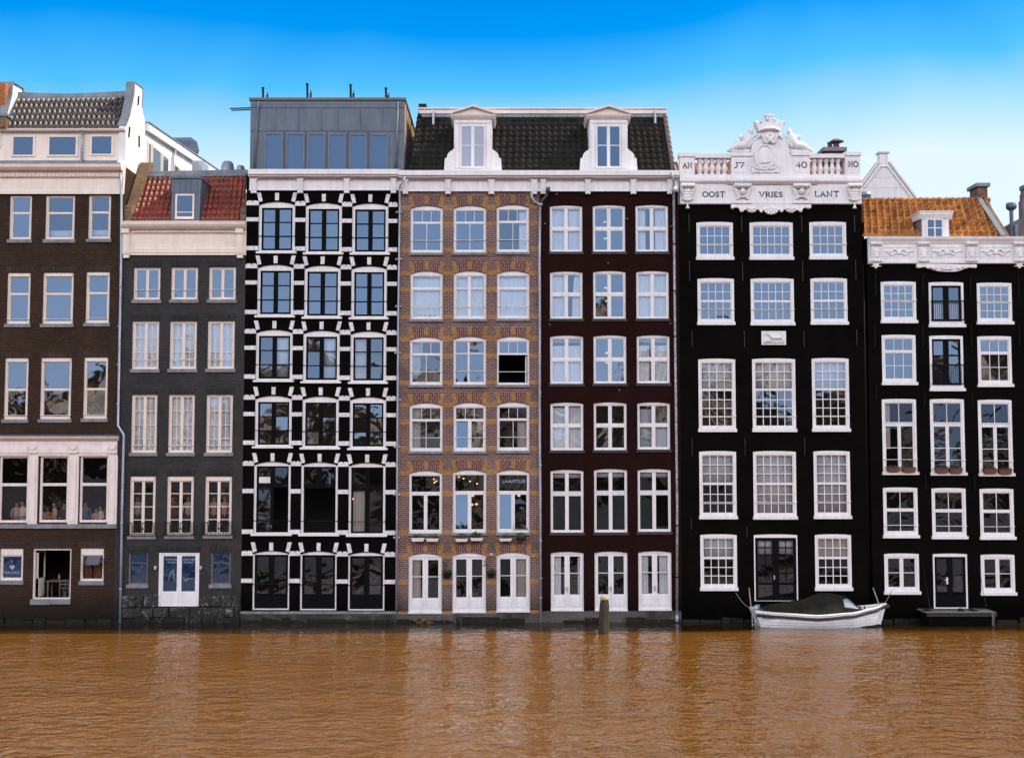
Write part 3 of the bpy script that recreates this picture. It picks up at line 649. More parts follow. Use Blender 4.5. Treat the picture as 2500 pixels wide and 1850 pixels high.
for r in ((1035,990,1190,1242),(1700,988,1858,1242)):
    g = win(h2, Z3, r, ring(0,0,1,.32,.03)+hb(.32,.06)+ring(0,.33,1,1,.03), fm='sill_stone', sm='zinc_dark', c=(.05,.03,.04), gl='glass_blue', sill=('sill_stone',.06,.15,.07)); lintel_flat(h2, g[0], g[1], g[3], .27, .1, 'grey_soldier')
g = win(h2, Z3, (1280,988,1605,1418), ring(0,0,.492,1,.085)+ring(.508,0,1,1,.085)+vb(.5,.05)+[('h',.86,.52,.02,.485),('h',.86,.52,.515,.98)]+hb(.735,.035), fm='white', c=(.09,.05,.03), gl='glass_blue', rec=.0, name='double_door'); lintel_flat(h2, g[0], g[1], g[3], .28, .12, 'grey_soldier')
dp = [o for o in h2.root.children if o.name.startswith('double_door')][-1]
for t, x, y, w in (('A PANCAKE',1378,1043,.52),('A DAY KEEPS',1527,1043,.58),('THE DOCT',1385,1066,.42),('OR AWAY',1517,1066,.42)):
    font_text(t, Z3.X(x,y), Z3.Z(y,0,x), .06, .12, dp, 'pale_letter', width=w)
m = MB()
for k in range(5): m.tube([Z3.pt(1355+k*4,1225-k*20,.055), Z3.pt(1375+k*6,1150+k*2-k*10,.055), Z3.pt(1395,1125-k*3+k*18,.055), Z3.pt(1412,1130+k*20,.055)], .008, 4)
for k in range(4): m.tube([Z3.pt(1478,1215-k*12,.055), Z3.pt(1500,1205+k*5,.055), Z3.pt(1530-k*8,1195,.055), Z3.pt(1562-k*20,1195,.055)], .008, 4)
m.build('pancake_drawing', M['pale_letter'], dp)
for x in (1257,1620):
    m = MB(); p = Z3.pt(x,1107); m.box(p.x-.05,p.x+.05,-.1,.01,p.z-.08,p.z+.08); m.lathe((p.x,-.12,p.z-.1),[(.03,0),(.055,.06),(.04,.14)],10); m.build('wall_lamp', M['pipe'], h2.root, smooth=True)
# rubble base
rub = NT('rubble_stone'); n1 = rub.noise(2.2,8,.75,dist=1.5); n2 = rub.noise(3.6,8,.78,dist=1.2)
c = rub.mix(rub.maprange(n1,.38,.6,0,1),(.006,.0055,.004),(.042,.038,.034)); c = rub.mix(rub.maprange(n2,.55,.64,0,.85),c,(.36,.35,.34)); spz = rub.new('ShaderNodeSeparateXYZ'); rub.link(rub.coord(), spz.inputs[0])
c = rub.scalev(c, rub.maprange(spz.outputs[2],.1,.5,.25,1)); rub.link(c, rub.b.inputs['Base Color']); rub.b.inputs['Roughness'].default_value=.9; rub.bump(rub.noise(6,8,.7),.9,.06); M['rubble'] = rub.mat
m = MB(); xa = B1+.1; 
for lo, hi, x0, x1 in ((1330,1425,985,1280),(1330,1425,1605,1940),(1425,1510,985,1940),(1505,1575,985,1940)):
    x = x0
    while x < x1-10:
        w = min(random.uniform(60,190), x1-x); 
        if x1-x-w < 40: w = x1-x
        a, b, q, t = Z3.R(x+random.uniform(-3,2), lo+random.uniform(-8,6), x+w-1+random.uniform(-2,3), hi+random.uniform(-4,6), 0); d = random.uniform(.05,.15); cc = .05
        m.add([(a,.0,q),(b,.0,q),(b,.0,t),(a,.0,t),(a+cc*random.uniform(.4,1.5),-d,q+cc*random.uniform(.3,1.2)),(b-cc*random.uniform(.4,1.5),-d,q+cc*random.uniform(.3,1.2)),(b-cc*random.uniform(.4,1.5),-d-random.uniform(-.02,.03),t-cc*random.uniform(.3,1.2)),(a+cc*random.uniform(.4,1.5),-d,t-cc*random.uniform(.3,1.2))],[(4,5,6,7),(0,1,5,4),(1,2,6,5),(2,3,7,6),(3,0,4,7)])
        x += w
m.build('rubble_base', M['rubble'], h2.root)
# cornice
xa, xb = Z1.X(1040,1400,-.4), Z1.X(2098,1400,-.4)
cornice(h2, Z1, ((.3,1368),(-.42,1372),(-.40,1398),(-.34,1418),(-.22,1440),(-.10,1446),(-.10,1470),(-.06,1474),(-.06,1600),(-.10,1604),(-.10,1640),(-.08,1644),(-.08,1662),(.05,1664)), xa, xb, 'cream', 1570)
m = MB(); x = xa+.45; zt, zb = Z1.Z(1448,-.12,1570), Z1.Z(1470,-.12,1570)
while x < xb-.4: m.box(x, x+.045, -.16, -.06, zb, zt); x += .085
m.build('dentil_row', M['cream'], h2.root)
for x0, x1 in ((1062,1118),(2035,2092)):
    m = MB(); flatb(m, Z1, x0-4, 1440, x1+4, 1480, 0, .26); flatb(m, Z1, x0, 1478, x1, 1655, 0, .18); flatb(m, Z1, x0+12, 1490, x1-12, 1640, 0, .2); flatb(m, Z1, x0+4, 1652, x1-4, 1690, 0, .14); m.build('cornice_bracket', M['cream'], h2.root)
# roof
Y0, Y1 = .25, 2.4
m = MB(); BL, BR, TL, TR = Z1.pt(1130,1368,Y0), Z1.pt(2075,1368,Y0), Z1.pt(1240,985,Y1), Z1.pt(2112,975,Y1)
tiles(m, BL, BR, TL, TR, 21, 8, .075, .022, 10, 1.2); rf = m.build('tiled_roof', M['tile_red'], h2.root, smooth=True)
m = MB(); m.add([Z1.pt(1232,985,Y1-.08), Z1.pt(2125,972,Y1-.08), Z1.pt(2125,928,Y1), Z1.pt(1232,945,Y1), Z1.pt(2125,928,Y1)+Vector((0,4,0)), Z1.pt(1232,945,Y1)+Vector((0,4,0))], [(0,1,2,3),(3,2,4,5)])
for i in range(26):
    p = Z1.pt(1245,988,Y1-.12).lerp(Z1.pt(2115,976,Y1-.12), (i+.5)/26); m.ell(tuple(p), .14, .05, .07, 8, 5)
m.build('lead_ridge', M['lead'], rf)
m = MB(); m.tube([BL+Vector((-.05,-.05,.06)), TL+Vector((-.05,-.05,.06))], .09, 8); m.build('verge_flashing', M['pipe'], rf)
XQ = Z1.X(1140,1365,.2); sq = lambda x, y: Z1.side(XQ, x, y)
m = MB(); m.prismx([(.1, Z1.Z(1370,.1,1100)), (.1, Z1.Z(1240,.1,1100)), (.5, Z1.Z(1235,.5,1100)), (2.2, Z1.Z(868,2.2,1160)), (3.0, Z1.Z(868,3.0,1180)), (3.0, Z1.Z(1370,3.0,1100))], B1+.06, XQ-.04); m.build('party_parapet', M['parapet_brick'], h2.root)
m = MB(); xr = Z1.X(2072,1370,.3); m.prismx([(.05,Z1.Z(1370,.1,2090)),(.05,Z1.Z(1262,.1,2090)),(.3,Z1.Z(1250,.3,2090)),(2.3,Z1.Z(960,2.3,2100)),(2.3,Z1.Z(1370,2.3,2100))], xr, B2-.02); m.build('party_parapet', M['parapet_brick'], h2.root)
# zinc dormer
yd = .14; X0, X1, Zb, Zt = Z1.R(1472,1005,1708,1368,yd); m = MB(); m.box(X0, X1, yd, yd+2.2, Zb, Zt); m.box(X0-.06, X1+.06, yd-.07, yd+2.2, Zt, Zt+.09)
for k in range(5): x = X0+.1+(X1-X0-.2)*k/4; m.box(x-.012, x+.012, yd-.02, yd+.01, Zt-.62, Zt-.02)
m.box(X0, X1, yd-.025, yd+.01, Zt-.66, Zt-.62); m.prismx([(yd-.02,Zb),(yd-.02,Zt),(yd+1.6,Zt),(yd+.1,Zb)], X1, X1+.03); dm = m.build('dormer', M['zinc'], rf)
X0, X1, Zb, Zt = Z1.R(1507,1140,1668,1355,yd); m = MB(); w = .07
m.box(X0,X0+w,yd-.06,yd+.01,Zb,Zt); m.box(X1-w,X1,yd-.06,yd+.01,Zb,Zt); m.box(X0+w,X1-w,yd-.0595,yd+.01,Zb,Zb+.11); m.box(X0+w,X1-w,yd-.0605,yd+.01,Zt-w,Zt); m.box(X0+w,X1-w,yd-.045,yd+.01,Zb+.29,Zb+.32)
m.poly([(X0+w,yd-.03,Zb),(X1-w,yd-.03,Zb),(X1-w,yd-.03,Zt-.05),(X0+w,yd-.03,Zt-.05)],1); m.build('dormer_window', [M['cream'],M['glass_solid']], rf)
m = MB()
for x0, x1, t in ((1885,2020,862),(2018,2112,896)):
    xc = Z1.X((x0+x1)/2,930,4); r = (Z1.X(x1,930,4)-Z1.X(x0,930,4))/2; zt = Z1.Z(t,4,1950); m.lathe((xc,4,zt-1.6),[(r*.98,0),(r,.9),(r*.72,1.5),(r*.5,1.6)],20)
m.build('roof_vent', M['pipe'], h2.root, smooth=True)
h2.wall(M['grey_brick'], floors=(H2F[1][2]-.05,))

# =================================================================== house 3 : black with white stone blocks
h3 = House('black painted canal house with white stone blocks round its windows and grey zinc rooftop extension', B2, B3, pz(418), depth=9)
rows = [ (Z4,[(280,1150,630,1632),(730,1160,1080,1642),(1178,1165,1526,1645)],'a'),
 (Z5,[(165,158,470,588),(560,165,865,600),(955,170,1255,605)],'a'), (Z5,[(152,705,462,1130),(550,712,858,1140),(948,718,1250,1145)],'b'),
 (Z5,[(145,1260,455,1685),(543,1265,850,1695),(942,1270,1248,1700)],'b'), (Z6,[(135,195,445,800),(532,200,842,803),(932,205,1242,808)],'c'), (Z6,[(125,945,435,1440),(525,948,832,1443),(928,955,1235,1445)],'d') ]
h3.bl = []
for ri, (Zn, rs, kd) in enumerate(rows):
    gs = []
    for ci, r in enumerate(rs):
        lf = ring(0,0,.485,1,.075)+ring(.515,0,1,1,.075)+vb(.5,.12)
        kw = dict(fm='white', sm='black_paint', c=(.12,.13,.07), rise=.13, rec=.06)
        if kd in 'ab': g = win(h3, Zn, r, lf+hb(.34,.045)+hb(.67,.045), gl=('glass' if (kd == 'a' or (ri == 2 and ci == 9)) else 'glass_mid'), rails=(.685,), railm='black_iron', sill=('white',.08,.08,.12), curtains=(((.52,0,.98,1,'blind'),) if (ri==2 and ci<2) else ((.02,0,.48,1,'drape'),) if ri==2 else ()), **kw)
        elif kd == 'c': g = win(h3, Zn, r, ring(0,0,.485,.29,.07)+ring(.515,0,1,.29,.07)+vb(.5,.1,0,.31)+hb(.31,.09)+([] if ci == 1 else ring(0,.33,.485,1,.07)+vb(.5,.1,.31,1)+(ring(.515,.33,1,1,.07) if ci == 2 else [])), gl='glass_low', panes=((0,0,1,.3),(0,.3,.49,1),(.51,.3,1,1)) if ci == 2 else ((0,0,1,.3),(0,.3,.49,1)) if ci == 0 else ((0,0,1,.3),), rails=(.82,), railm='black_iron', sill=('white',.08,.08,.12), curtains=((.06,.36,.46,.98,'drape'),) if ci == 2 else (), **{**kw, 'c':(.1,.06,.05)})
        else: g = win(h3, Zn, r, ring(0,0,.485,1,.1)+ring(.515,0,1,1,.1)+vb(.5,.1)+hb(.735,.05)+[('h',.87,.55,.02,.485),('h',.87,.55,.515,.98)], gl='glass_low', panes=((0,0,1,.74),), rails=(.57,), railm='black_iron', name='double_door', **{**kw, 'c':(.07,.03,.05)})
        if ri == 4 and ci == 0:
            wp = [o for o in h3.root.children if o.name.startswith('window')][-1]
            a, b, q, t = Z6.R(178,325,270,375,-.02); m = MB(); m.box(a,b,.05,.12,q,t)
            for k in range(4): m.box(a+.04,b-.03,.03,.06,q+.05+k*.055,q+.08+k*.055)
            m.build('ventilation_grille', M['white'], wp)
        gs.append(g)
        X0, X1, Zb, Zt = g; k = 1/Zn.k*D/F; xc = (X0+X1)/2; m = MB(); yy = -.03; e = Zn.k/3.443; u = lambda a: a*e*k
        zt, zb = Zt+u(76), Zt+u(4)
        if ri in (4,5): zt, zb = Zt+u(72), Zt+u(-2)
        for sg, xe in ((1,X0),(-1,X1)): m = MB(); m.prism([(xe-sg*u(17),zt),(xe+sg*u(17),zt),(xe+sg*u(33),zb),(xe+sg*u(2),zb-u(8))][::sg], yy, .03); m.build('voussoir', M['white_block'], h3.root); m = MB()
        m.prism([(xc-u(17),zt-u(2)),(xc+u(17),zt-u(2)),(xc+u(16),zb+u(6)),(xc-u(16),zb+u(6))], yy, .03); m.build('voussoir', M['white_block'], h3.root)
    # white bands between the windows
    e = Zn.k/3.443*D/F/Zn.k*3.443/3.443
    u = lambda a: a/3.443*D/F
    H = gs[0][3]-gs[0][2]; xs = [(h3.x0, gs[0][0]-.0, 0, 0), (gs[0][1], gs[1][0], 0, 1), (gs[1][1], gs[2][0], 1, 2), (gs[2][1], h3.x1-.06, 2, 2)]
    bands = [(-2,32),(136,170)] + ([(H/u(1)-50,H/u(1)-14)] if kd in 'abc' else [])
    if kd == 'c': bands = [(0,34),(226,262),(564,600)]
    if kd == 'd': bands = [(4,38),(228,262)]
    for bi, (t, q) in enumerate(bands):
        for a, b, i, j in xs:
            m = MB(); zt = (gs[i][3]+gs[j][3])/2; f = -.022
            if bi == 0:
                cx = (a+b)/2; m.prism([(a,zt-u(q)),(b,zt-u(q)),(b,zt-u(t+4)),(b-.08,zt-u(t-6)),(cx+.03,zt-u(t-6)),(cx,zt-u(t+10)),(cx-.03,zt-u(t-6)),(a+.08,zt-u(t-6)),(a,zt-u(t+4))], f, .03)
            else: m.box(a, b, f, .03, zt-u(q), zt-u(t))
            m.build('stone_band', M['white_block'], h3.root)
m = MB(); a, b, q, t = Z6.R(20,1450,1340,1472,0); m.box(h3.x0, h3.x1, -.1, .02, q, t); m.build('stone_ledge', M['sill_stone'], h3.root)
m = MB(); m.box(h3.x0, h3.x1, -.06, .02, -.5, q-.003); m.build('plinth', basic('dark_wet_stone',(.03,.028,.025),.8,.6,2.5,dirt=(.16,.15,.14),dirtamt=.5,bump=.6), h3.root)
def box_cornice(h, Zn, x0, x1, tops, brk, xr):
    t = tops
    cornice(h, Zn, ((.6,t[0]),(-.42,t[0]+1),(-.42,t[1]),(-.36,t[1]+3),(-.34,t[2]),(-.22,t[2]+5),(-.10,t[2]+14),(-.07,t[2]+16),(-.07,t[3]-14),(-.11,t[3]-10),(-.11,t[3]),(.05,t[3]+1)), x0, x1, 'white', xr)
    for b0, b1 in brk:
        m = MB(); k = Zn.k/3.9; a, b, q, tt = Zn.R(b0, t[2], b1, t[3], -.1)
        m.prism([(a-.08*0,q),(b,q),(b,tt-.22),(b+.09,tt-.06),(b+.09,tt),(a-.09,tt),(a-.09,tt-.06),(a,tt-.22)], -.20, -.02)
        for f in (.25,.5,.75): m.box(a+(b-a)*f-.012, a+(b-a)*f+.012, -.215, -.1, q+.12, tt-.2)
        for f in (.14,.5,.86): xx = a+(b-a)*f; m.prism([(xx-.045,q-.13),(xx+.045,q-.13),(xx+.03,q+.01),(xx-.03,q+.01)], -.2, -.06)
        m.build('cornice_bracket', M['white'], h.root)
box_cornice(h3, Z4, Z4.X(176,900,-.4), B3-.003, (838,885,905,1042), ((212,262),(660,706),(1106,1152),(1556,1600)), 900)
# zinc rooftop extension
yb = 1.0; X0, X1, Zb, Zt = Z4.R(200,180,1682,858,yb); BD = 7.4
m = MB(); m.box(X0, X1, yb, yb+BD, Zb-.3, Zt); pent = m.build('rooftop_extension', M['zinc'], h3.root)
m = MB(); m.box(X0-.06, X1+.06, yb-.08, yb+BD+.05, Zt, Zt+.11); m.build('roof_edge', basic('bronze_edge',(.14,.115,.10),.5,.1), pent)
m = MB()
for x in (440,658,876,1030,1253,1462): a = Z4.X(x,360,yb); m.box(a-.028,a+.028,yb-.045,yb+.01,Z4.Z(466,yb,900),Z4.Z(250,yb,900))
m.box(X0,X1,yb-.03,yb+.01,Z4.Z(250,yb,900),Z4.Z(243,yb,900)); m.box(X0,X1,yb-.03,yb+.01,Z4.Z(474,yb,900),Z4.Z(465,yb,900)); m.box(X0,X1,yb-.012,yb+.01,Z4.Z(243,yb,900),Zt)
for i in range(6): yy = yb+.8+i*1.15; m.box(X1-.01,X1+.03,yy-.02,yy+.02,Zb,Zt-.1)
m.build('standing_seam', M['zinc'], pent)
m = MB(); m.poly([(X1+.004,yb,Zb-.2),(X1+.004,yb+BD,Zb-.2),(X1+.004,yb+BD,Zt-.02),(X1+.004,yb,Zt-.02)]); m.build('side_cladding', basic('timber_cladding',(.42,.27,.12),.7,.15,2,streak=.2), pent, recalc=False)
wr = [(340,480,517,850),(545,482,725,850),(745,484,925,850),(948,488,1125,852),(1150,490,1325,854),(1350,492,1528,856)]
for r in wr:
    a, b, q, t = Z4.R(*r,yb); m = MB(); w = .075
    m.box(a,a+w,yb-.06,yb+.01,q,t); m.box(b-w,b,yb-.06,yb+.01,q,t); m.box(a+w,b-w,yb-.0605,yb+.01,t-.13,t); m.box(a+w,b-w,yb-.0595,yb+.01,q,q+.04)
    m.poly([(a+w,yb-.02,q),(b-w,yb-.02,q),(b-w,yb-.02,t-.1),(a+w,yb-.02,t-.1)],1); m.build('window',[M['zinc'],M['glass_solid']],pent)
m = MB()
for (r0, r1) in zip(wr, wr[1:]): a, b = Z4.X(r0[2],660,yb)+.005, Z4.X(r1[0],660,yb)-.005; m.box(a,b,yb-.025,yb+.01,Z4.Z(850,yb,900),Z4.Z(482,yb,900))
m.build('mullion_post', M['zinc_dark'], pent)
for x, t, x2, t2 in ((323,62,365,105),(748,25,782,88),(1164,33,1192,93),(1503,65,1526,113)):
    m = MB(); a = Z4.pt(x,t,yb+.4); m.tube([a, (a.x+.02,yb+.4,Zt+.05)], .05, 8); m.ell(tuple(a),.07,.07,.06); b = Z4.pt(x2,t2,yb+1.2); m.tube([b,(b.x,yb+1.2,Zt+.05)],.045,8)
    m.tube([(a.x,yb+.4,b.z-.3),(b.x,yb+1.2,b.z-.05)],.03,6,1); m.build('roof_davit',[M['black_iron'],M['pipe']],pent)
m = MB()
for (xa_,ya_),(xb_,yb_2),yy in (((5,258),(225,248),3),((20,275),(225,265),3.6),):
    m.tube([Z4.pt(xa_,ya_,yy),Z4.pt(xb_+60,yb_2,yy)],.03,6)
m.build('hoist_beam', M['black_iron'], pent)
for x0, x1 in ((278,240),(1618,1596)): pipe(h3,[Z4.pt(x0,190,yb-.1),Z4.pt((x0+x1)/2,520,yb-.1),Z4.pt(x1,850,yb-.1)],.05,'zinc')
# pipe between house 3 and 4 with paired clamps
pp = [Z4.pt(1680,915,-.45),Z4.pt(1676,950,-.45),Z4.pt(1640,1000,-.25),Z4.pt(1634,1030,-.2),Z4.pt(1636,1150,-.12),Z4.pt(1630,1640,-.1),Z5.pt(1350,600,-.1),Z6.pt(1340,500,-.1),Z6.pt(1334,1440,-.1)]
pipe(h3, pp, .042, 'pipe')
m = MB()
for Zn, x, y in ((Z4,1630,1250),(Z5,1354,112),(Z5,1352,508),(Z5,1346,900),(Z5,1345,1295),(Z6,1340,72),(Z6,1337,472),(Z6,1336,833)):
    p = Zn.pt(x,y,-.1)
    for s in (-1,1): m.ell((p.x+s*.1,-.06,p.z),.055,.05,.055)
    m.box(p.x-.1,p.x+.1,-.09,-.05,p.z-.015,p.z+.015)
m.build('pipe_clamp', M['pipe'], h3.root, smooth=True)
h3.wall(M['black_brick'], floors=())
lamp_dots(h3, [(Z6,978,508,.5),(Z6,1025,512,.5)], .05, (1,.55,.15), 5, 'wall_light')
for h_ in (h1,h2,h3): foundation(h_)
# =================================================================== house 4 : red brick with yellow bands
h4 = House('red brick canal house with yellow brick bands and white windows left of the maroon house', B3, B4, pz(420), depth=8)
gw = 'white'; c4 = (.07,.07,.10)
up3 = lambda t: ring(0,0,1,t,.035)+grid(.04,.03,.96,t-.02,3,1,.022)+hb(t,.075)
SL4 = ('sill_stone', .05, .10, .09)
rows4 = [ (Z7,[(130,812,375,1172),(457,812,703,1170),(783,805,1028,1168)]), (Z8,[(150,150,433,575),(530,148,815,573),(910,148,1193,570)]), (Z8,[(145,728,432,1150),(528,722,813,1148),(910,722,1192,1148)]),
 (Z8,[(143,1305,432,1730),(528,1302,812,1730),(910,1298,1193,1725)]), (Z9,[(130,265,402,782),(490,258,765,778),(852,258,1120,775)]), (Z9,[(125,945,400,1440),(487,940,762,1435),(850,937,1125,1430)]) ]
low2 = lambda t: ring(0,t,1,1,.04)+vb(.5,.024,t,1)
lea = lambda t: ring(0,t,.48,1,.05)+ring(.52,t,1,1,.05)+vb(.5,.08,t,1)
H4R = []
for ri, (Zn, rs) in enumerate(rows4):
    gs = []
    for ci, r in enumerate(rs):
        kw = dict(fm=gw, c=c4, rise=.13, sill=SL4, rec=.06)
        if ri == 0: g = win(h4, Zn, r, up3(.3)+low2(.31), rails=(.735,), curtains=((.72,0,1,1),) if ci == 2 else (), **kw)
        elif ri == 1 and ci != 1: g = win(h4, Zn, r, ring(0,0,1,.3,.035)+hb(.31,.07)+ring(0,.32,1,1,.04), rails=(.735,), curtains=((0,0,1,1),), **kw)
        elif ri == 1: g = win(h4, Zn, r, ring(0,0,.47,1,.05)+ring(.5,0,1,1,.04)+vb(.485,.09)+hb(.31,.05), rails=(.735,), curtains=((0,0,1,1),), **kw)
        elif ri == 2 and ci == 0: g = win(h4, Zn, r, up3(.3)+low2(.31), rails=(.72,), gl='glass_mid', curtains=((0,0,.3,.8,'drape',-.1),), **kw)
        elif ri == 2 and ci == 1: g = win(h4, Zn, r, ring(0,0,1,1,.03)+vb(.46,.08)+hb(.3,.045), sm='pinkwhite', rails=(.72,), gl='glass_mid', **kw)
        elif ri == 2:
            g = win(h4, Zn, r, up3(.31), panes=((0,0,1,.3),), rails=(.73,), **kw)
            wp = [o for o in h4.root.children if o.name.startswith('window')][-1]; X0,X1,Zb,Zt = g; m = MB(); x = X1-.16
            H=(Zt-Zb)*.6; m.box(x,x+.05,.2,.26,Zb+.1,Zb+H); m.box(x,x+.05,.72,.78,Zb+.1,Zb+H); m.box(x,x+.05,.26,.72,Zb+.1,Zb+.17); m.box(x,x+.05,.26,.72,Zb+H-.06,Zb+H); m.build('open_casement', M['white'], wp)
        elif ri == 3 and ci == 1: g = win(h4, Zn, r, up3(.3)+lea(.31), rails=(.72,), gl='glass_mid', panes=((0,0,1,.3),(.5,.3,1,1)), **kw)
        elif ri == 3: g = win(h4, Zn, r, up3(.3)+low2(.31), rails=(.72,), gl='glass_mid' if ci == 0 else 'glass_low', curtains=((0,.03,.3,1,'drape'),) if ci == 0 else ((.65,.3,1,1,'drape'),), **kw)
        elif ri == 4: g = win(h4, Zn, r, ring(0,0,1,.31,.03)+hb(.325,.07)+lea(.34), gl='glass_low', panes=((0,0,1,1),) if ci == 0 else ((0,0,1,.32),(.5,.32,1,1)), **kw)
        else:
            kw.pop('sill'); g = win(h4, Zn, r, ring(0,0,.49,1,.105)+ring(.51,0,1,1,.105)+vb(.5,.04)+hb(.355,.03)+[('h',.86,.54,.02,.485),('h',.86,.54,.515,.98)], panes=((0,0,1,.74),), gl='glass_low', name='double_door', curtains=((.04,0,.34,.74,'drape'),) if ci == 0 else ((.6,0,.98,.74,'drape'),) if ci == 2 else (), **{**kw,'c':(.05,.05,.06)})
            dp = [o for o in h4.root.children if o.name.startswith('double_door')][-1]; X0,X1,Zb,Zt = g; m = MB()
            for f in (.27,.73):
                xc = X0+(X1-X0)*f; m.box(xc-.23,xc+.23,.062,.07,Zb+.2,Zb+.55); m.box(xc-.2,xc+.2,.056,.07,Zb+.23,Zb+.52)
            m.box(X0,X1,-.03,.07,Zb-.0,Zb+.06); m.build('door_panel', M['white'], dp)
        if (ri, ci) in ((3,1),(4,1),(4,2)):   # inner leaf tipped open, catching the sky
            wp = [o for o in h4.root.children if o.name.startswith('window')][-1]; X0, X1, Zb, Zt = g; H_ = Zt-Zb; zt_ = Zt-H_*.40; zb_ = Zb+.16; a_, b_ = X0+.11, (X0+X1)/2-.06
            m = MB(); m.poly([(a_,.115,zb_),(b_,.115,zb_),(b_,.115+.07*(zt_-zb_),zt_),(a_,.115+.07*(zt_-zb_),zt_)]); m.build('tilted_pane', M['glass'], wp, recalc=False)
        gs.append(g)
        X0, X1, Zb, Zt = g; u = lambda a: a/3.592*D/F; xc=(X0+X1)/2; zs = Zt-.13
        arc = arcpts(X0, X1, zs, .13); top = Zt+u(84)
        m = MB(); m.prism([(a,b+.012) for a,b in arc]+[(X1+u(18),top),(X0-u(18),top)], -.004, .03, 0)
        for sg, xe in ((1,X0),(-1,X1)): m.prism([(xe-sg*u(20),top),(xe+sg*u(20),top),(xe+sg*u(36),zs+u(16)),(xe+sg*u(2),zs+u(2))][::sg], -.012, .03, 1)
        m.prism([(xc-u(20),top),(xc+u(20),top),(xc+u(18),Zt+u(12)),(xc-u(18),Zt+u(12))], -.0125, .03, 1); m.build('lintel',[M['red_soldier'],M['yellow_brick']],h4.root)
    H4R.append(gs)
    u = lambda a: a/3.592*D/F; H = (gs[1][3]-gs[1][2])/u(1)
    xs = [(h4.x0+.04, gs[0][0], 0, 0), (gs[0][1], gs[1][0], 0, 1), (gs[1][1], gs[2][0], 1, 2), (gs[2][1], h4.x1-.05, 2, 2)]
    bands = [(-2,40),(146,190),(H-45,H-5)]
    if ri == 4: bands = [(0,42),(182,224),(518,560)]
    if ri == 5: bands = [(6,44),(228,270),(500,526)]
    for t, q in bands:
        for a, b, i, j in xs: m = MB(); zt = (gs[i][3]+gs[j][3])/2; m.box(a, b, -.006, .03, zt-u(q), zt-u(t)); m.build('brick_band', M['yellow_brick'], h4.root)
# mirrored lettering seen in the right hand window of the bar
wp = [o for o in h4.root.children if o.name.startswith('window')][14]
font_text('EUTRAAL', Z9.X(990,350), Z9.Z(355,0,990), .12, .2, wp, 'pale_letter', width=.98, mirror=True)
m = MB(); q = H4R[5][0][2]; m.box(h4.x0, h4.x1, -.07, .02, -.5, q-.02); m.build('plinth', M['plinth_brick'], h4.root)
m = MB(); p = Z9.pt(808,955,-.1); m.ell((p.x,-.12,p.z),.09,.09,.08,12,8); m.box(p.x-.05,p.x+.05,-.1,.02,p.z-.02,p.z+.06); m.build('wall_lamp', M['pipe'], h4.root, smooth=True)
def wide_cornice(h, x0, x1, brk): box_cornice(h, Z7, x0, x1, (545,582,597,705), brk, 1000)
wide_cornice(h4, B3+.003, B4-.003, ((78,108),(398,434),(724,762),(1046,1086)))
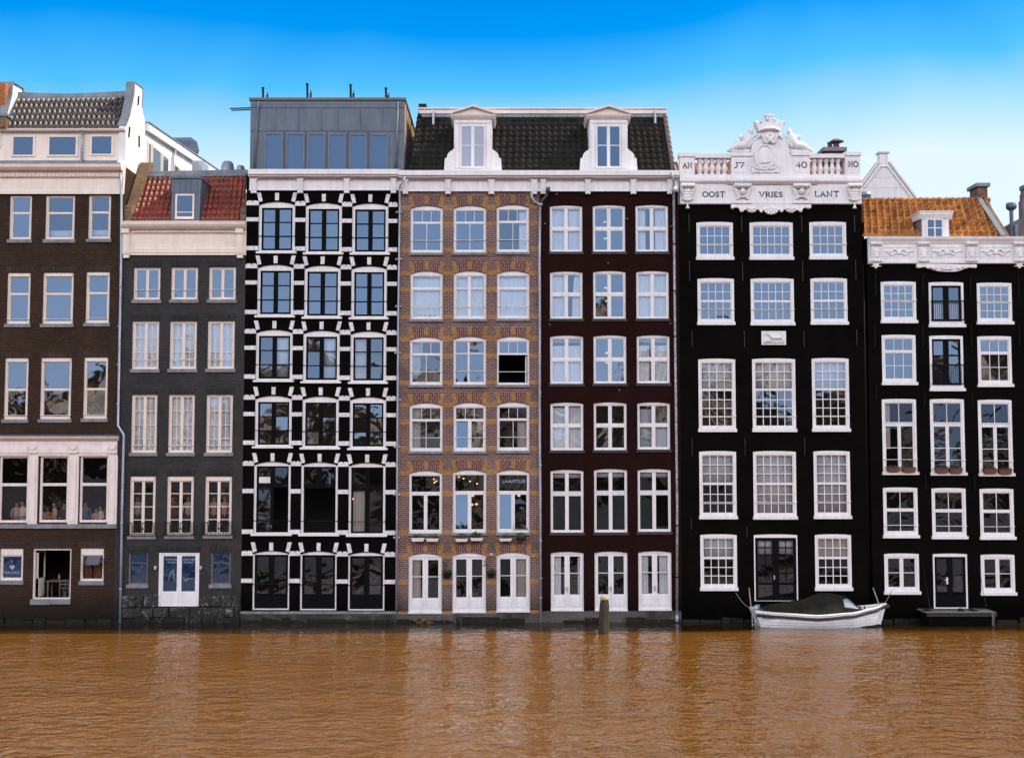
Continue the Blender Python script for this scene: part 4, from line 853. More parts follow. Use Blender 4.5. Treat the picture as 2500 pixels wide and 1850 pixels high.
# mansard roof over houses 4 and 5, one half each
YE, YT = .35, 2.3
def mansard(h, xbl, xbr, xtl, xtr, nc, dx0, dx1, pane, left):
    m = MB(); tiles(m, Z7.pt(xbl,549,YE), Z7.pt(xbr,549,YE), Z7.pt(xtl,135,YT), Z7.pt(xtr,135,YT), nc, 10, .06, .04, 8, 1)
    rf = m.build('mansard_roof', M['tile_black'], h.root, smooth=True)
    a, b = Z7.pt(xtl,92,YT), Z7.pt(xtr,92,YT); zb = Z7.Z(124,YT,1000)
    m = MB(); m.box(a.x-(.05 if left else 0), b.x+(0 if left else .08), YT-.18, YT+.3, zb, a.z); m.box(a.x-(.08 if left else 0), b.x+(0 if left else .1), YT-.25, YT+6, a.z, a.z+.06); m.build('roof_edge', M['pinkwhite'], rf)
    m = MB(); m.box(a.x, b.x, YT-.14, YT+.02, Z7.Z(150,YT,1000), zb-.002); m.build('lead_flashing', M['lead'], rf)
    # hip side
    X = a.x-.02 if left else b.x+.02; xb = Z7.X(xbl if left else xbr, 549, YE); zb0 = Z7.Z(549,YE,1000)
    m = MB(); m.add([(xb,YE,zb0),(X,YT,a.z),(X,YT+5,a.z),(xb,YT+6,zb0)],[(0,1,2,3)]); m.build('roof_side', M['tile_black'], rf, recalc=False)
    m = MB(); pa, pb = Vector((xb,YE-.03,zb0+.04)), Vector((X,YT-.03,zb+.02)); N = 11
    for i in range(N):
        c0 = pa.lerp(pb,i/N); c1 = pa.lerp(pb,(i+1.12)/N); m.tube([c0,c1],[.12,.085],8)
    m.build('hip_tile', M['tile_black'] if left else basic('weathered_hip_tile',(.16,.11,.09),.8,.35,5), rf, smooth=True)
    x = 305 if left else 1982; m = MB(); m.box(*sorted((Z7.X(x-7,150,YT-.3),Z7.X(x+7,150,YT-.3))), YT-.45, YT-.2, Z7.Z(208 if left else 196,YT-.3,x), Z7.Z(95,YT-.3,x)); m.build('gutter_outlet', M['pipe'], rf)
    # dormer
    yd = .25; o = dx0; q = lambda x, y, Y=yd: Z7.P(x+o, y, Y)
    def arc(cx, cy, rx, ry, a0, a1, n=7): return [q(cx+rx*math.cos(a0+(a1-a0)*i/n), cy-ry*math.sin(a0+(a1-a0)*i/n)) for i in range(n+1)]
    w0, w1 = 75, 362   # body edges (zoom units from the left foot)
    out = [q(0,545), q(6,455), q(22,450)] + arc(75,450,53,56,math.pi,math.pi*.62,6) + [q(70,385), q(w0,378), q(w0,160), q(w1,160), q(w1,378), q(367,385)] + arc(362,450,53,56,math.pi*.38,0,6) + [q(431,455), q(437,545)]
    m = MB(); m.prism(out, yd, yd+.14)
    X0, X1, Zb, Zt = Z7.R(o+w0,140,o+w1,545,yd); m.box(X0, X1, yd+.14, YT+.4, Zb+.3, Zt)
    m.box(X0+.05, X1-.05, yd-.035, yd+.02, Z7.Z(190,yd,1000), Z7.Z(165,yd,1000))
    for (p0, p1) in ((82,118),(318,354)): a_, b_, c_, d_ = Z7.R(o+p0,196,o+p1,530,yd); m.box(a_,b_,yd-.045,yd+.02,c_,d_); m.box(a_+.05,b_-.05,yd-.06,yd+.02,c_+.1,d_-.1)
    dm = m.build('dormer', M['white'], rf)
    m = MB(); yq = yd-.2
    m.prismx([(YT,Z7.Z(128,yd,1000)),(yq,Z7.Z(130,yd,1000)),(yq+.02,Z7.Z(142,yd,1000)),(yq+.14,Z7.Z(160,yd,1000)),(YT,Z7.Z(160,yd,1000))], X0-.14, X1+.14)
    xc = (X0+X1)/2; zt = Z7.Z(66,yd,1000); zb = Z7.Z(128,yd,1000)+.004; m.prism([(X0-.12,zb),(X1+.12,zb),(xc,zt)], yd-.04, YT+1.2)
    for sg in (-1,1): m.prism([(xc,zt+.05),(xc,zt-.03),(xc+sg*(X1-xc+.17),zb-.0),(xc+sg*(X1-xc+.17),zb+.09)][::-sg], yq, YT+1.2)
    m.build('pediment', M['pinkwhite'], dm)
    X0, X1, Zb, Zt = Z7.R(o+122,205,o+313,532,yd); m = MB(); w = .07; y0 = yd-.035
    m.box(X0,X0+w,y0,yd+.02,Zb,Zt); m.box(X1-w,X1,y0,yd+.02,Zb,Zt); m.box(X0+w,X1-w,y0+.0005,yd+.02,Zb,Zb+.09); m.box(X0+w,X1-w,y0-.0005,yd+.02,Zt-w,Zt); xc = (X0+X1)/2; m.box(xc-.07,xc+.07,y0+.004,yd+.02,Zb+.09,Zt-w); m.box(X0+w,X1-w,y0+.008,yd+.02,Zt-.92,Zt-.885)
    m.poly([(X0+w,yd-.012,Zb),(X1-w,yd-.012,Zb),(X1-w,yd-.012,Zt-.05),(X0+w,yd-.012,Zt-.05)],1); m.build('dormer_window',[M['white'],M[pane]],dm)
    return rf
mansard(h4, 138, 1112, 205, 1112, 19, 385, 0, 'glass_grey', True)
m = MB(); X0,X1,Zb,Zt = Z7.R(192,42,250,92,4); m.box(X0,X1,4,4.6,Zb-.6,Zt); m.build('flue_box', M['black_iron'], h4.root)
h4.wall(M['red_brick'])
# Y shaped pipe between 4 and 5
m = MB(); m.tube([Z7.pt(1046,712,-.2),Z7.pt(1052,755,-.15),Z7.pt(1070,785,-.12),Z7.pt(1105,800,-.12)],.055,8); m.tube([Z7.pt(1172,700,-.3),Z7.pt(1160,740,-.2),Z7.pt(1130,770,-.15),Z7.pt(1118,800,-.12)],.055,8,1)
a,b,q,t = Z7.R(1157,676,1188,712,-.3); m.box(a,b,-.4,-.2,q,t,1); a,b,q,t = Z7.R(1095,798,1130,816,-.1); m.box(a,b,-.2,-.0,q,t)
m.tube([Z7.pt(1112,815,-.1),Z7.pt(1108,1230,-.1),Z8.pt(1285,400,-.1),Z8.pt(1285,1600,-.1),Z9.pt(1210,400,-.1),Z9.pt(1214,1525,-.1)],.052,10)
for Zn,x,y in ((Z8,1286,270),(Z8,1286,585),(Z8,1286,900),(Z8,1286,1218),(Z9,1211,220),(Z9,1212,495),(Z9,1213,840),(Z9,1214,1150),(Z9,1214,1310)):
    p = Zn.pt(x,y,-.1); m.lathe((p.x,-.1,p.z-.03),[(.06,0),(.07,.03),(.06,.06)],10)
m.build('drainpipe',[M['pipe'],M['zinc_dark']],h4.root,smooth=True)

# =================================================================== house 5 : maroon
h5 = House('maroon painted canal house with white cross windows right of the red and yellow brick house', B4, B5, pz(420), depth=8)
cross = lambda t: ring(0,0,.475,t-.02,.045)+ring(.525,0,1,t-.02,.045)+ring(0,t+.02,.475,1,.045)+ring(.525,t+.02,1,1,.045)+vb(.5,.085)+hb(t,.08)
C = lambda *a: a
rows5 = [ (Z10,[(140,135,402,513),(487,133,748,513),(832,132,1095,512)],.49,'glass',[((0,0,.98,1),),(),((0,0,.3,1,'curtain',-.05),(.62,0,1,1,'curtain',.08))]),
 (Z10,[(142,668,404,1053),(490,664,752,1053),(838,664,1100,1052)],.47,'glass',[((0,0,.5,1),(.78,0,1,1,'curtain',-.1)),(),((0,.04,.46,1,'curtain',-.05),(.54,.04,1,1))]),
 (Z10,[(143,1185,409,1577),(493,1183,757,1575),(842,1183,1107,1573)],.485,'glass',[((0,0,1,.1,'blind'),(0,.17,.47,1),(.53,.17,1,1)),(),((0,0,1,.1,'blind'),(0,.17,.4,1),(.56,.17,1,1))]),
 (Z11,[(142,-220,402,160),(485,-222,745,158),(830,-222,1088,153)],.47,'glass_mid',[((0,.05,.47,1),(.53,.05,1,1)),(),((0,.1,.45,1,'blind'),(.55,.5,1,1))]),
 (Z11,[(143,312,404,810),(488,305,750,808),(833,305,1095,803)],.365,'glass_low',[((0,0,1,.1,'blind'),),((0,0,1,.1,'blind'),),((0,0,1,.1,'blind'),)]) ]
for ri, (Zn, rs, t, gl, cu) in enumerate(rows5):
    for ci, r in enumerate(rs):
        win(h5, Zn, r, cross(t), fm='white', c=(.06,.05,.06), rise=.06, rec=.05, gl=gl, sill=('sill_dark',.06,.11,.06), curtains=cu[ci], thick=.12)
for ci, r in enumerate(((145,960,405,1432),(492,958,752,1430),(838,955,1100,1425))):
    g = win(h5, Z11, r, ring(0,0,.492,1,.1)+ring(.508,0,1,1,.1)+vb(.5,.04)+hb(.345,.03)+[('h',.845,.58,.02,.485),('h',.845,.58,.515,.98)], fm='white', c=(.05,.04,.05), rise=.06, rec=.05, panes=((0,0,1,.74),), gl='glass_low', name='double_door', curtains=(((.06,0,.3,.72),(.85,0,.97,.72)),(),((.05,0,.3,.72,'curtain',-.05),(.66,0,.97,.72,'curtain',.1)))[ci])
    dp = [o for o in h5.root.children if o.name.startswith('double_door')][-1]; X0,X1,Zb,Zt = g; m = MB()
    for f in (.27,.73):
        xc = X0+(X1-X0)*f; m.box(xc-.22,xc+.22,.052,.06,Zb+.2,Zb+.62); m.box(xc-.19,xc+.19,.046,.06,Zb+.23,Zb+.59)
    m.box(X0,X1,-.03,.06,Zb,Zb+.06); m.build('door_panel', M['white'], dp)
    m = MB(); xc=(X0+X1)/2; m.box(xc-.025,xc+.025,.03,.08,Zb+.82,Zb+1.05); m.tube([(xc,.03,Zb+.98),(xc,-.01,Zb+.98),(xc-.1,-.01,Zb+.98)],.014,6); m.build('door_handle', M['pipe'], dp)
m = MB(); m.box(h5.x0, h5.x1-.04, -.06, .02, -.5, g[2]-.02); m.build('plinth', M['plinth_brick'], h5.root)
wide_cornice(h5, B4+.003, Z7.X(2168,570,-.4), ((1120,1150),(1456,1490),(1800,1835),(2076,2108)))
mansard(h5, 1112, 2118, 1112, 2050, 20, 1412, 0, 'glass_solid', False)
m = MB()
for zx,zy in ((195,48),(765,245),(102,285),(610,602),(140,1098),(1112,1090),(700,1625),(1115,305)): p = Z10.pt(zx,zy); m.ell((p.x,-.02,p.z),.03,.03,.03,8,5)
m.build('anchor_bolt', M['pipe'], h5.root)
h5.wall(M['maroon_brick'])
m = MB(); m.tube([Z7.pt(2110,560,-.5),Z7.pt(2114,600,-.45),Z7.pt(2126,640,-.3),Z7.pt(2126,700,-.2),Z10.pt(1140,60,-.1),Z10.pt(1145,700,-.1),Z10.pt(1152,1300,-.1),Z11.pt(1144,600,-.1),Z11.pt(1143,1460,-.1)],.055,10,0); a,b,q,t = Z7.R(2112,672,2142,712,-.25); m.box(a,b,-.36,-.14,q,t,1); m.tube([Z11.pt(1143,1455,-.1),Z11.pt(1143,1515,-.14)],[.055,.075],10,1)
for Zn,x,y in ((Z10,1142,450),(Z10,1146,828),(Z10,1150,1195),(Z11,1146,388),(Z11,1144,752),(Z11,1144,1160)):
    p = Zn.pt(x,y,-.1); m.lathe((p.x,-.1,p.z-.03),[(.06,0),(.075,.03),(.06,.06)],10,2)
m.build('drainpipe',[M['pipe_old'],M['pipe'],M['black_iron']],h5.root,smooth=True)

# =================================================================== house 6 : black with crested parapet
h6 = House('black canal house with white crested balustrade lettered OOST VRIES LANT', B5, B6, pz(500), depth=8)
def sash6(c, ru, rl, t): return ring(0,0,1,t,.04)+grid(.03,.02,.97,t-.02,c,ru,.033)+hb(t,.06)+ring(0,t,1,1,.05)+grid(.03,t+.02,.97,.98,c,rl,.033)
S6 = ('white', .04, .13, .10)
k6 = dict(fm='white', rec=-.015, c=(.10,.13,.09), sill=S6, thick=.2, rise=.03)
for ci, r in enumerate(((125,68,395,330),(522,68,842,330),(968,66,1240,327))):
    n = (4,5,4)[ci]; win(h6, Z13, r, ring(0,0,1,1,.05)+grid(.04,.04,.96,.96,n,3), rails=(.64,), **k6)
for ci, r in enumerate(((133,488,403,815),(530,488,850,818),(977,486,1248,813))):
    n = (4,5,4)[ci]; win(h6, Z13, r, ring(0,0,1,.5,.04)+grid(.04,.04,.96,.47,n,2)+hb(.5,.045)+ring(0,.5,1,1,.045)+grid(.04,.53,.96,.96,n,2), rails=(.71,), **k6)
for ci, r in enumerate(((140,1088,414,1612),(542,1086,862,1612),(988,1083,1262,1610))):
    n = (4,5,4)[ci]; win(h6, Z13, r, sash6(n,3,4,.425), gl='glass' if ci == 0 else 'glass_mid', rails=(.82,), curtains=((0,0,1,.42,'blind'),), **k6)
for ci, r in enumerate(((155,165,445,678),(582,165,918,680),(1060,163,1345,676))):
    n = (4,5,4)[ci]; win(h6, Z14, r, sash6(n,3,3,.49), gl='glass_low', rails=(.785,), curtains=((0,0,1,.49 if ci == 0 else .98,'blind'),), **k6)
for ci, r in enumerate(((163,822,450,1243),(1070,822,1355,1243))):
    win(h6, Z14, r, sash6(4,2,3,.42), gl='glass_low', curtains=((0,0,1,.4,'blind'),) if ci == 0 else ((0,0,1,.4,'drape'),), **k6)
g = win(h6, Z14, (588,823,930,1348), ring(0,0,.487,1,.12)+ring(.513,0,1,1,.12)+vb(.5,.14)+grid(.03,.02,.47,.7,2,5,.035)+grid(.53,.02,.97,.7,2,5,.035)+[('h',.73,.09,.02,.98)], fm='white', sm='black_paint', c=(.045,.11,.01), rec=-.015, rise=.03, gl='glass_low', name='double_door', curtains=((.05,.02,.47,.26,'blind'),(.53,.02,.95,.26,'blind')), thick=.2)
dp = [o for o in h6.root.children if o.name.startswith('double_door')][-1]; m = MB(); p = Z14.pt(747,1162,-.04); m.box(p.x-.02,p.x+.02,-.06,.03,p.z-.1,p.z+.08); m.build('door_handle', M['pipe'], dp)
IRON = basic('dull_iron',(.03,.03,.035),.45,.2,metal=.3)
for zx, zy0, zy1 in ((67,10,145),(460,20,145),(908,20,145),(1303,20,145),(70,360,510),(466,360,510),(915,360,510),(1312,350,500),(90,880,995),(480,880,1000),(925,880,1000),(1320,870,990)):
    m = MB(); m.tube([Z13.pt(zx,zy0,-.03),Z13.pt(zx+3,zy1,-.03)],.018,5); m.build('wall_anchor', IRON, h6.root)
for zx, zy0, zy1 in ((95,60,200),(515,60,200),(985,60,200),(88,690,790),(530,760,850)): m = MB(); m.tube([Z14.pt(zx,zy0,-.03),Z14.pt(zx+2,zy1,-.03)],.018,5); m.build('wall_anchor', IRON, h6.root)
# plaque with running dog in relief
a,b,q,t = Z13.R(608,882,790,985,0); m = MB(); m.box(a,b,-.05,.02,q,t); m.box(a,b,-.065,-.04,t-.03,t); m.box(a,b,-.065,-.04,q,q+.02); pl = m.build('gable_stone', M['stucco'], h6.root)
f = lambda x, y: Z13.pt(x, y, -.075)
m = MB(); m.tube([f(632,905),f(650,908),f(662,905),f(672,915),f(690,928),f(715,935),f(735,930),f(752,928),f(760,940)],[.012,.03,.045,.05,.075,.065,.055,.075,.03],8)
for pts in (((690,935),(668,952),(636,956)),((700,940),(690,955),(650,962)),((752,935),(735,950),(745,960)),((758,938),(768,952),(775,960)),((755,925),(770,905),(758,898),(750,908))): m.tube([f(*p_) for p_ in pts],[.03,.02,.016,.014][:len(pts)],6)
m.tube([f(652,900),f(640,893)],[.015,.008],5); m.tube([f(662,898),f(655,888)],[.015,.008],5)
m.build('dog_relief', M['stucco'], pl, smooth=True)
font_text('DEN WITTEN HOND', (a+b)/2, Z13.Z(974,0,700), -.055, .11, pl, 'letter', width=(b-a)*.84)
# ---- parapet
y6 = -.12; z12 = lambda zy, Y=y6: Z12.Z(zy, Y, 1100)
XA, XB = Z12.X(92,950,y6), Z12.X(2112,950,y6)
fr = MB(); fr.box(XA, XB, y6, .35, z12(1088), z12(862)); fr.prismx([(.4,z12(805)),(y6-.12,z12(810)),(y6-.12,z12(838)),(y6-.02,z12(862)),(.4,z12(862))], XA-.02, XB+.02)
x0, x1 = Z12.X(615,820,y6), Z12.X(1620,820,y6); fr.prismx([(y6,z12(808)),(y6-.2,z12(814)),(y6-.2,z12(840)),(y6-.08,z12(868)),(y6,z12(868))], x0, x1)
fr.box(XA, XB, y6-.05, y6+.02, z12(1084), z12(1066))
for c0, c1 in ((668,885),(1338,1552)): p0, p1 = Z12.X(c0,1060,y6), Z12.X(c1,1060,y6); fr.box(p0,p1,y6-.10,y6+.02,z12(1082),z12(1050)); fr.box(p0+.05,p1-.05,y6-.06,y6+.02,z12(1050),z12(870))
frieze = fr.build('frieze', M['white'], h6.root)
for s, c0, c1, q0, q1 in (('OOST',345,590,1005,952),('VRIES',975,1232,1006,954),('LANT',1595,1858,1002,946)): stroke_text(s, Z12.X(c0,980,y6), Z12.X(c1,980,y6), z12(q0), z12(q1), y6-.004, frieze, r=.023)
for c0, c1 in ((98,250),(690,875),(1345,1530),(1952,2105)):
    m = MB(); xc = Z12.X((c0+c1)/2,950,y6); w = Z12.X(c1,950,y6)-Z12.X(c0,950,y6); yy = y6-.08
    for k in range(7): m.tube([(xc-w/2+w*(k+.5)/7,yy-.06,z12(868)),(xc-w/2+w*(k+.5)/7,yy-.16,z12(890)),(xc-w/2+w*(k+.5)/7,yy-.04,z12(912))],w/13,7)
    for sg in (-1,1):
        for j in range(5): m.ell((xc+sg*w*(.42-.05*j),yy-.03,z12(930+j*22)),w*.12,.06,w*.10,8,6)
        m.ell((xc+sg*w*.3,yy-.02,z12(1030)),w*.12,.05,.07,8,6)
    if 600 < c0 < 1400: m.ell((xc,yy-.08,z12(955)),w*.15,.12,.15,12,8); m.ell((xc,yy-.17,z12(960)),.03,.05,.05); m.tube([(xc-w*.2,yy-.05,z12(1000)),(xc,yy-.1,z12(1018)),(xc+w*.2,yy-.05,z12(1000))],.04,6)
    else:
        for j in range(4): m.ell((xc,yy-.04,z12(945+j*32)),w*.3,.07,.10,10,6)
        m.lathe((xc,y6-.03,z12(1140)),[(.03,0),(.1,.02),(.055,.1),(.03,.2),(.06,.28)],10)
    m.build('corbel', M['white'], frieze, smooth=True)
# lower ornament
o = MB(); pts = [(660,1085),(1550,1085),(1550,1130),(1520,1142),(1490,1125),(1470,1130),(1450,1150),(1440,1172),(1415,1165),(1400,1150),(1375,1160),(1350,1182),(1315,1182),(1280,1165),(1265,1145),(1245,1150),(1225,1172),(1205,1170),(1195,1140),(1178,1145),(1160,1185),(1105,1198),(1060,1185),(1040,1145),(1020,1138),(1010,1172),(990,1175),(970,1148),(945,1150),(925,1175),(890,1183),(855,1175),(835,1150),(805,1150),(795,1172),(770,1172),(755,1145),(735,1125),(700,1125),(680,1142),(660,1128)]
o.prism([Z12.P(x,y,y6) for x, y in pts], y6-.04, .02)
for x, y, r in ((678,1120,.08),(775,1160,.07),(995,1165,.07),(1222,1162,.07),(1435,1160,.07),(1530,1120,.08)): p = Z12.pt(x,y,y6-.06); o.ell(tuple(p),r,.05,r,10,6)
for k in range(7):
    an = math.radians(200+k*23.3); p = Z12.pt(1105,1125,y6-.06); o.tube([tuple(p),(p.x+.36*math.cos(an),y6-.06,p.z+.30*math.sin(an))],[.05,.06],6)
for cx in (890,1325):
    p = Z12.pt(cx,1145,y6-.06); o.tube([(p.x-.18,p.y,p.z+.06),(p.x-.06,p.y-.02,p.z),(p.x+.06,p.y-.02,p.z),(p.x+.18,p.y,p.z+.06)],.035,6); o.ell((p.x,p.y,p.z-.06),.16,.03,.06)
o.build('hanging_ornament', M['white'], frieze)
# balustrade pedestals and balusters
yb6 = .0
Zy = lambda zy: Z12.Z(zy, yb6, 1100); Xx = lambda zx, zy=650: Z12.X(zx, zy, yb6)
for c0, c1, t in ((90,250,520),(664,890,515),(1338,1532,508),(1930,2098,508)):
    bl = MB(); bl.box(Xx(c0),Xx(c1),yb6,.42,Zy(806),Zy(t+40)); bl.box(Xx(c0)-.04,Xx(c1)+.04,yb6-.06,.46,Zy(t+40),Zy(t)); bl.box(Xx(c0+28),Xx(c1-28),yb6-.015,.05,Zy(735),Zy(585)); ped = bl.build('pedestal', M['white'], h6.root)
    for s, d0, d1, q0, q1 in (('AN',122,224,688,628),('J7',695,806,682,628),('40',1380,1500,682,620),('NO',1966,2070,674,614)):
        if c0 < d0 < c1: stroke_text(s, Xx(d0), Xx(d1), Zy(q0), Zy(q1), yb6-.018, ped, r=.022)
for c0, c1 in ((250,664),(1532,1930)):
    bl = MB(); bl.box(Xx(c0),Xx(c1),.03,.36,Zy(806),Zy(755)); bl.box(Xx(c0),Xx(c1),-.02,.40,Zy(572),Zy(528))
    bl.box(Xx(c0),Xx(c0)+.03,.03,.36,Zy(755)+.001,Zy(572)-.001); bal = bl.build('balustrade', M['white'], h6.root)
    for k in range(5):
        x = Xx(c0+(c1-c0)*(k+1)/6); H = Zy(572)-Zy(755); r = .125
        m = MB(); m.lathe((x,.2,Zy(755)),[(r*.95,0),(r*.95,H*.07),(r*.55,H*.12),(r*.62,H*.2),(r*1.0,H*.34),(r*.98,H*.42),(r*.62,H*.6),(r*.45,H*.74),(r*.7,H*.8),(r*.98,H*.9),(r*.98,H)],14); m.build('baluster', M['white'], bal, smooth=True)
# crest
cr = MB(); A = lambda pts: [Z12.P(x,y,yb6) for x,y in pts]
cr.prism(A(((885,806),(885,530),(880,490),(890,440),(915,395),(950,365),(960,320),(985,265),(1090,255),(1195,265),(1215,330),(1240,365),(1285,410),(1305,470),(1312,530),(1340,560),(1340,806))), yb6-.02, .40)
cr.prism(A(((885,748),(945,732),(985,745),(1045,732),(1105,745),(1150,732),(1198,748),(1198,660),(1170,640),(1135,520),(1100,440),(1040,430),(980,450),(940,520),(925,640),(885,668))), yb6-.09, 0)
cc = Z12.pt(1035,565,yb6-.11); rx = .40; rz = .53
N = 40; cr.tube([(cc.x+rx*math.cos(6.2832*i/N), cc.y, cc.z+rz*math.sin(6.2832*i/N)) for i in range(N+1)], .05, 6); cr.ell((cc.x,cc.y+.02,cc.z),rx*.95,.06,rz*.95,24,8)
p = Z12.pt(1040,622,yb6-.17); cr.tube([(p.x-.2,p.y,p.z+.0),(p.x,p.y,p.z-.02),(p.x+.2,p.y,p.z+.03)],.025,5); p = Z12.pt(1040,668,yb6-.15); cr.ell(tuple(p),.06,.03,.04)
for sg in (-1,1):
    p = Z12.pt(1040+sg*100,680,yb6-.1); cr.tube([(p.x-sg*.2,p.y,p.z-.08),(p.x,p.y,p.z-.02),(p.x+sg*.14,p.y,p.z+.1),(p.x+sg*.05,p.y,p.z+.16),(p.x-sg*.03,p.y,p.z+.08)],[.06,.06,.05,.035,.03],6)
    p = Z12.pt(1090+sg*42,398,yb6-.06); cr.tube([(p.x-sg*.35,p.y,p.z+.28),(p.x-sg*.2,p.y-.03,p.z+.12),(p.x,p.y-.04,p.z-.05),(p.x+sg*.1,p.y-.03,p.z+.02),(p.x+sg*.06,p.y-.03,p.z+.10)],[.07,.08,.07,.05,.04],6)
    p = Z12.pt(1090+sg*110,350,yb6-.03); cr.tube([(p.x-sg*.25,p.y,p.z-.15),(p.x-sg*.05,p.y-.04,p.z+.12),(p.x+sg*.15,p.y,p.z-.05)],[.09,.08,.05],6)
for k in range(9): p = Z12.pt(1010+k*20,300+10*abs(k-4),yb6-.03); cr.ell(tuple(p),.07,.06,.11)
crest = cr.build('crest', M['white'], h6.root, smooth=False)
k = MB(); k.prism(A(((968,278),(932,205),(925,180),(955,195),(985,205),(1010,190),(1040,185),(1090,180),(1140,185),(1165,192),(1190,205),(1225,190),(1248,182),(1242,205),(1205,270),(1150,250),(1090,245),(1020,255))), yb6-.1, .35)
for x, y, r in ((940,188,.11),(965,192,.08),(1005,168,.09),(1012,190,.08),(1168,168,.09),(1165,190,.08),(1210,190,.08),(1235,185,.11),(1045,110,.08),(1060,140,.1),(1090,120,.12),(1075,105,.07),(1110,105,.08),(1120,140,.1),(1130,115,.07),(1090,155,.13),(925,180,.06),(1248,178,.06)):
    p = Z12.pt(x,y,.12); k.ell((p.x,.12,p.z),r,.16,r,9,6)
k.tube([Z12.pt(965,272,-.12),Z12.pt(1030,248,-.16),Z12.pt(1090,242,-.17),Z12.pt(1150,246,-.16),Z12.pt(1208,268,-.12)],.05,6); k.build('crown', M['white'], crest)
for sg, cx in ((-1,1),(1,1)):
    m = MB(); T = (lambda x, y, Y=.1: Z12.pt(1090+sg*(x), y, Y))
    # seated figure: tail/scroll, hip, torso, head, raised arm
    m.tube([T(470,498),T(420,470),T(370,440),T(320,445),T(280,430),T(250,380),T(235,330),T(222,300)],[.05,.10,.17,.2,.22,.2,.19,.08],10)
    m.ell(tuple(T(210,278)),.115,.12,.15,12,8)
    m.tube([T(240,325),T(290,335),T(315,385),T(330,350),T(325,310)],[.08,.075,.07,.06,.03],8)
    m.tube([T(225,330),T(185,345),T(155,330)],[.09,.07,.05],8)
    m.tube([T(190,285,0),T(135,325,0)],.018,5)
    m.tube([T(280,430),T(240,440),T(205,400),T(180,370)],[.18,.16,.12,.08],8)
    for j in range(9): m.ell(tuple(T(270+j*24,462+j*4+(j%2)*-14)),.12-.006*j,.1,.09-.004*j,8,5)
    m.tube([T(200,505),T(300,502),T(400,500),T(480,500)],[.1,.1,.07,.03],6)
    m.build('reclining_figure', M['white'], crest, smooth=True)
# tiled roof and chimney behind the parapet
m = MB(); xa, xb = B5+.2, B6-.2
tiles(m, (xa,.8,z12(800)), (xb,.8,z12(800)), (xa,2.6,Z12.Z(628,2.6,1100)), (xb,2.6,Z12.Z(628,2.6,1100)), 28, 6, .08, .05, 8, 1); r6 = m.build('tiled_roof', basic('terracotta_roof_tile',(.36,.15,.065),.6,.3,5), h6.root, smooth=True)
m = MB(); X0,X1,Zb,Zt = Z12.R(1700,485,1920,700,2.0); m.box(X0,X1,2.0,2.9,Zb-.8,Zt); X0,X1,q0,q1 = Z12.R(1690,458,1930,500,2.0); m.box(X0-.05,X1+.05,1.9,3.0,q0,q1,1)
for x, r in ((1760,.13),(1830,.16)): xx = Z12.X(x,440,2.4); m.lathe((xx,2.4,q1),[(r,0),(r*.8,.26),(r,.28),(r,.33)],12,0)
xx = Z12.X(1832,440,2.4); m.lathe((xx,2.4,q1+.36),[(.34,0),(.18,.12),(.05,.16)],14,1); m.build('chimney',[basic('sooty_brick',(.10,.05,.035),.9,.35,6),M['sill_stone']],r6)
h6.wall(M['black_brick'])

# =================================================================== house 7 : black, far right
h7 = House('black canal house with orange tiled roof and garlanded white cornice at the right edge', B7, B8, pz(582), depth=8)
m = MB(); m.poly([(B6,.35,-.5),(B7+.02,.35,-.5),(B7+.02,.35,pz(540)),(B6,.35,pz(540))]); m.build('recessed_strip', M['black_brick'], h7.root, recalc=False)
pipe(h7, [P3 for P3 in (Vector((B6+.1,.2,pz(640))), Vector((B6+.1,.2,.3)))], .05, 'black_iron')
k7 = dict(fm='white', rec=-.015, c=(.10,.13,.12), sill=('white',.05,.12,.12), thick=.2, rise=.02)
g4 = ring(0,0,1,.5,.04)+grid(.03,.03,.97,.48,4,2)+hb(.5,.04)+ring(0,.5,1,1,.04)+grid(.03,.52,.97,.97,4,2)
def french7(Zn, r, c=(.10,.13,.14)):
    kk = {**k7, 'c':c}; g = win(h7, Zn, r, ring(0,0,.475,1,.085)+ring(.525,0,1,1,.085)+vb(.5,.12)+(hb(.36,.05) if Zn is Z16 else []), sm='black_paint', gl='glass' if Zn is Z15 else 'glass_mid', curtains=((.05,.5,.95,.98),) if Zn is Z15 else (), **kk)
    wp = [o for o in h7.root.children if o.name.startswith('window')][-1]; X0,X1,Zb,Zt = g; X0 += .06; X1 -= .04; zb, zt = Zb+.2, Zb+1.02; m = MB(); y = -.12
    for z in (zb,zt): m.tube([(X0,.0,z),(X0,y,z),(X1,y,z),(X1,.0,z)],.02,5)
    for i in range(17): x = X0+(X1-X0)*i/16; m.tube([(x,y,zb),(x,y,zt)],.011,5)
    m.build('balcony_railing', M['black_iron'], wp)
win(h7, Z15, (235,1115,515,1430), g4, rails=(.49,), **k7); french7(Z15, (622,1120,900,1462)); win(h7, Z15, (1010,1125,1288,1440), g4, rails=(.49,), **k7)
g3 = ring(0,0,1,.31,.04)+grid(.03,.03,.97,.29,3,1)+hb(.32,.07)+ring(0,.33,1,1,.045)+grid(.03,.35,.97,.97,3,2)
win(h7, Z16, (160,38,338,290), g3, gl='glass_mid', **k7); french7(Z16, (413,42,590,322)); win(h7, Z16, (668,45,846,300), g3, gl='glass', **k7)
W7 = []
for ci, r in enumerate(((162,378,342,765),(417,378,597,768),(672,382,850,772))):
    W7.append(win(h7, Z16, r, ring(0,0,1,.31,.04)+vb(.5,.028,0,.31)+hb(.33,.08)+ring(0,.34,.485,1,.05)+ring(.515,.34,1,1,.05)+vb(.5,.06,.34,1)+hb(.68,.028), gl='glass_low', rails=(.83,), curtains=((0,0,.22,.7,'drape',-.12),) if ci == 0 else (), **k7))
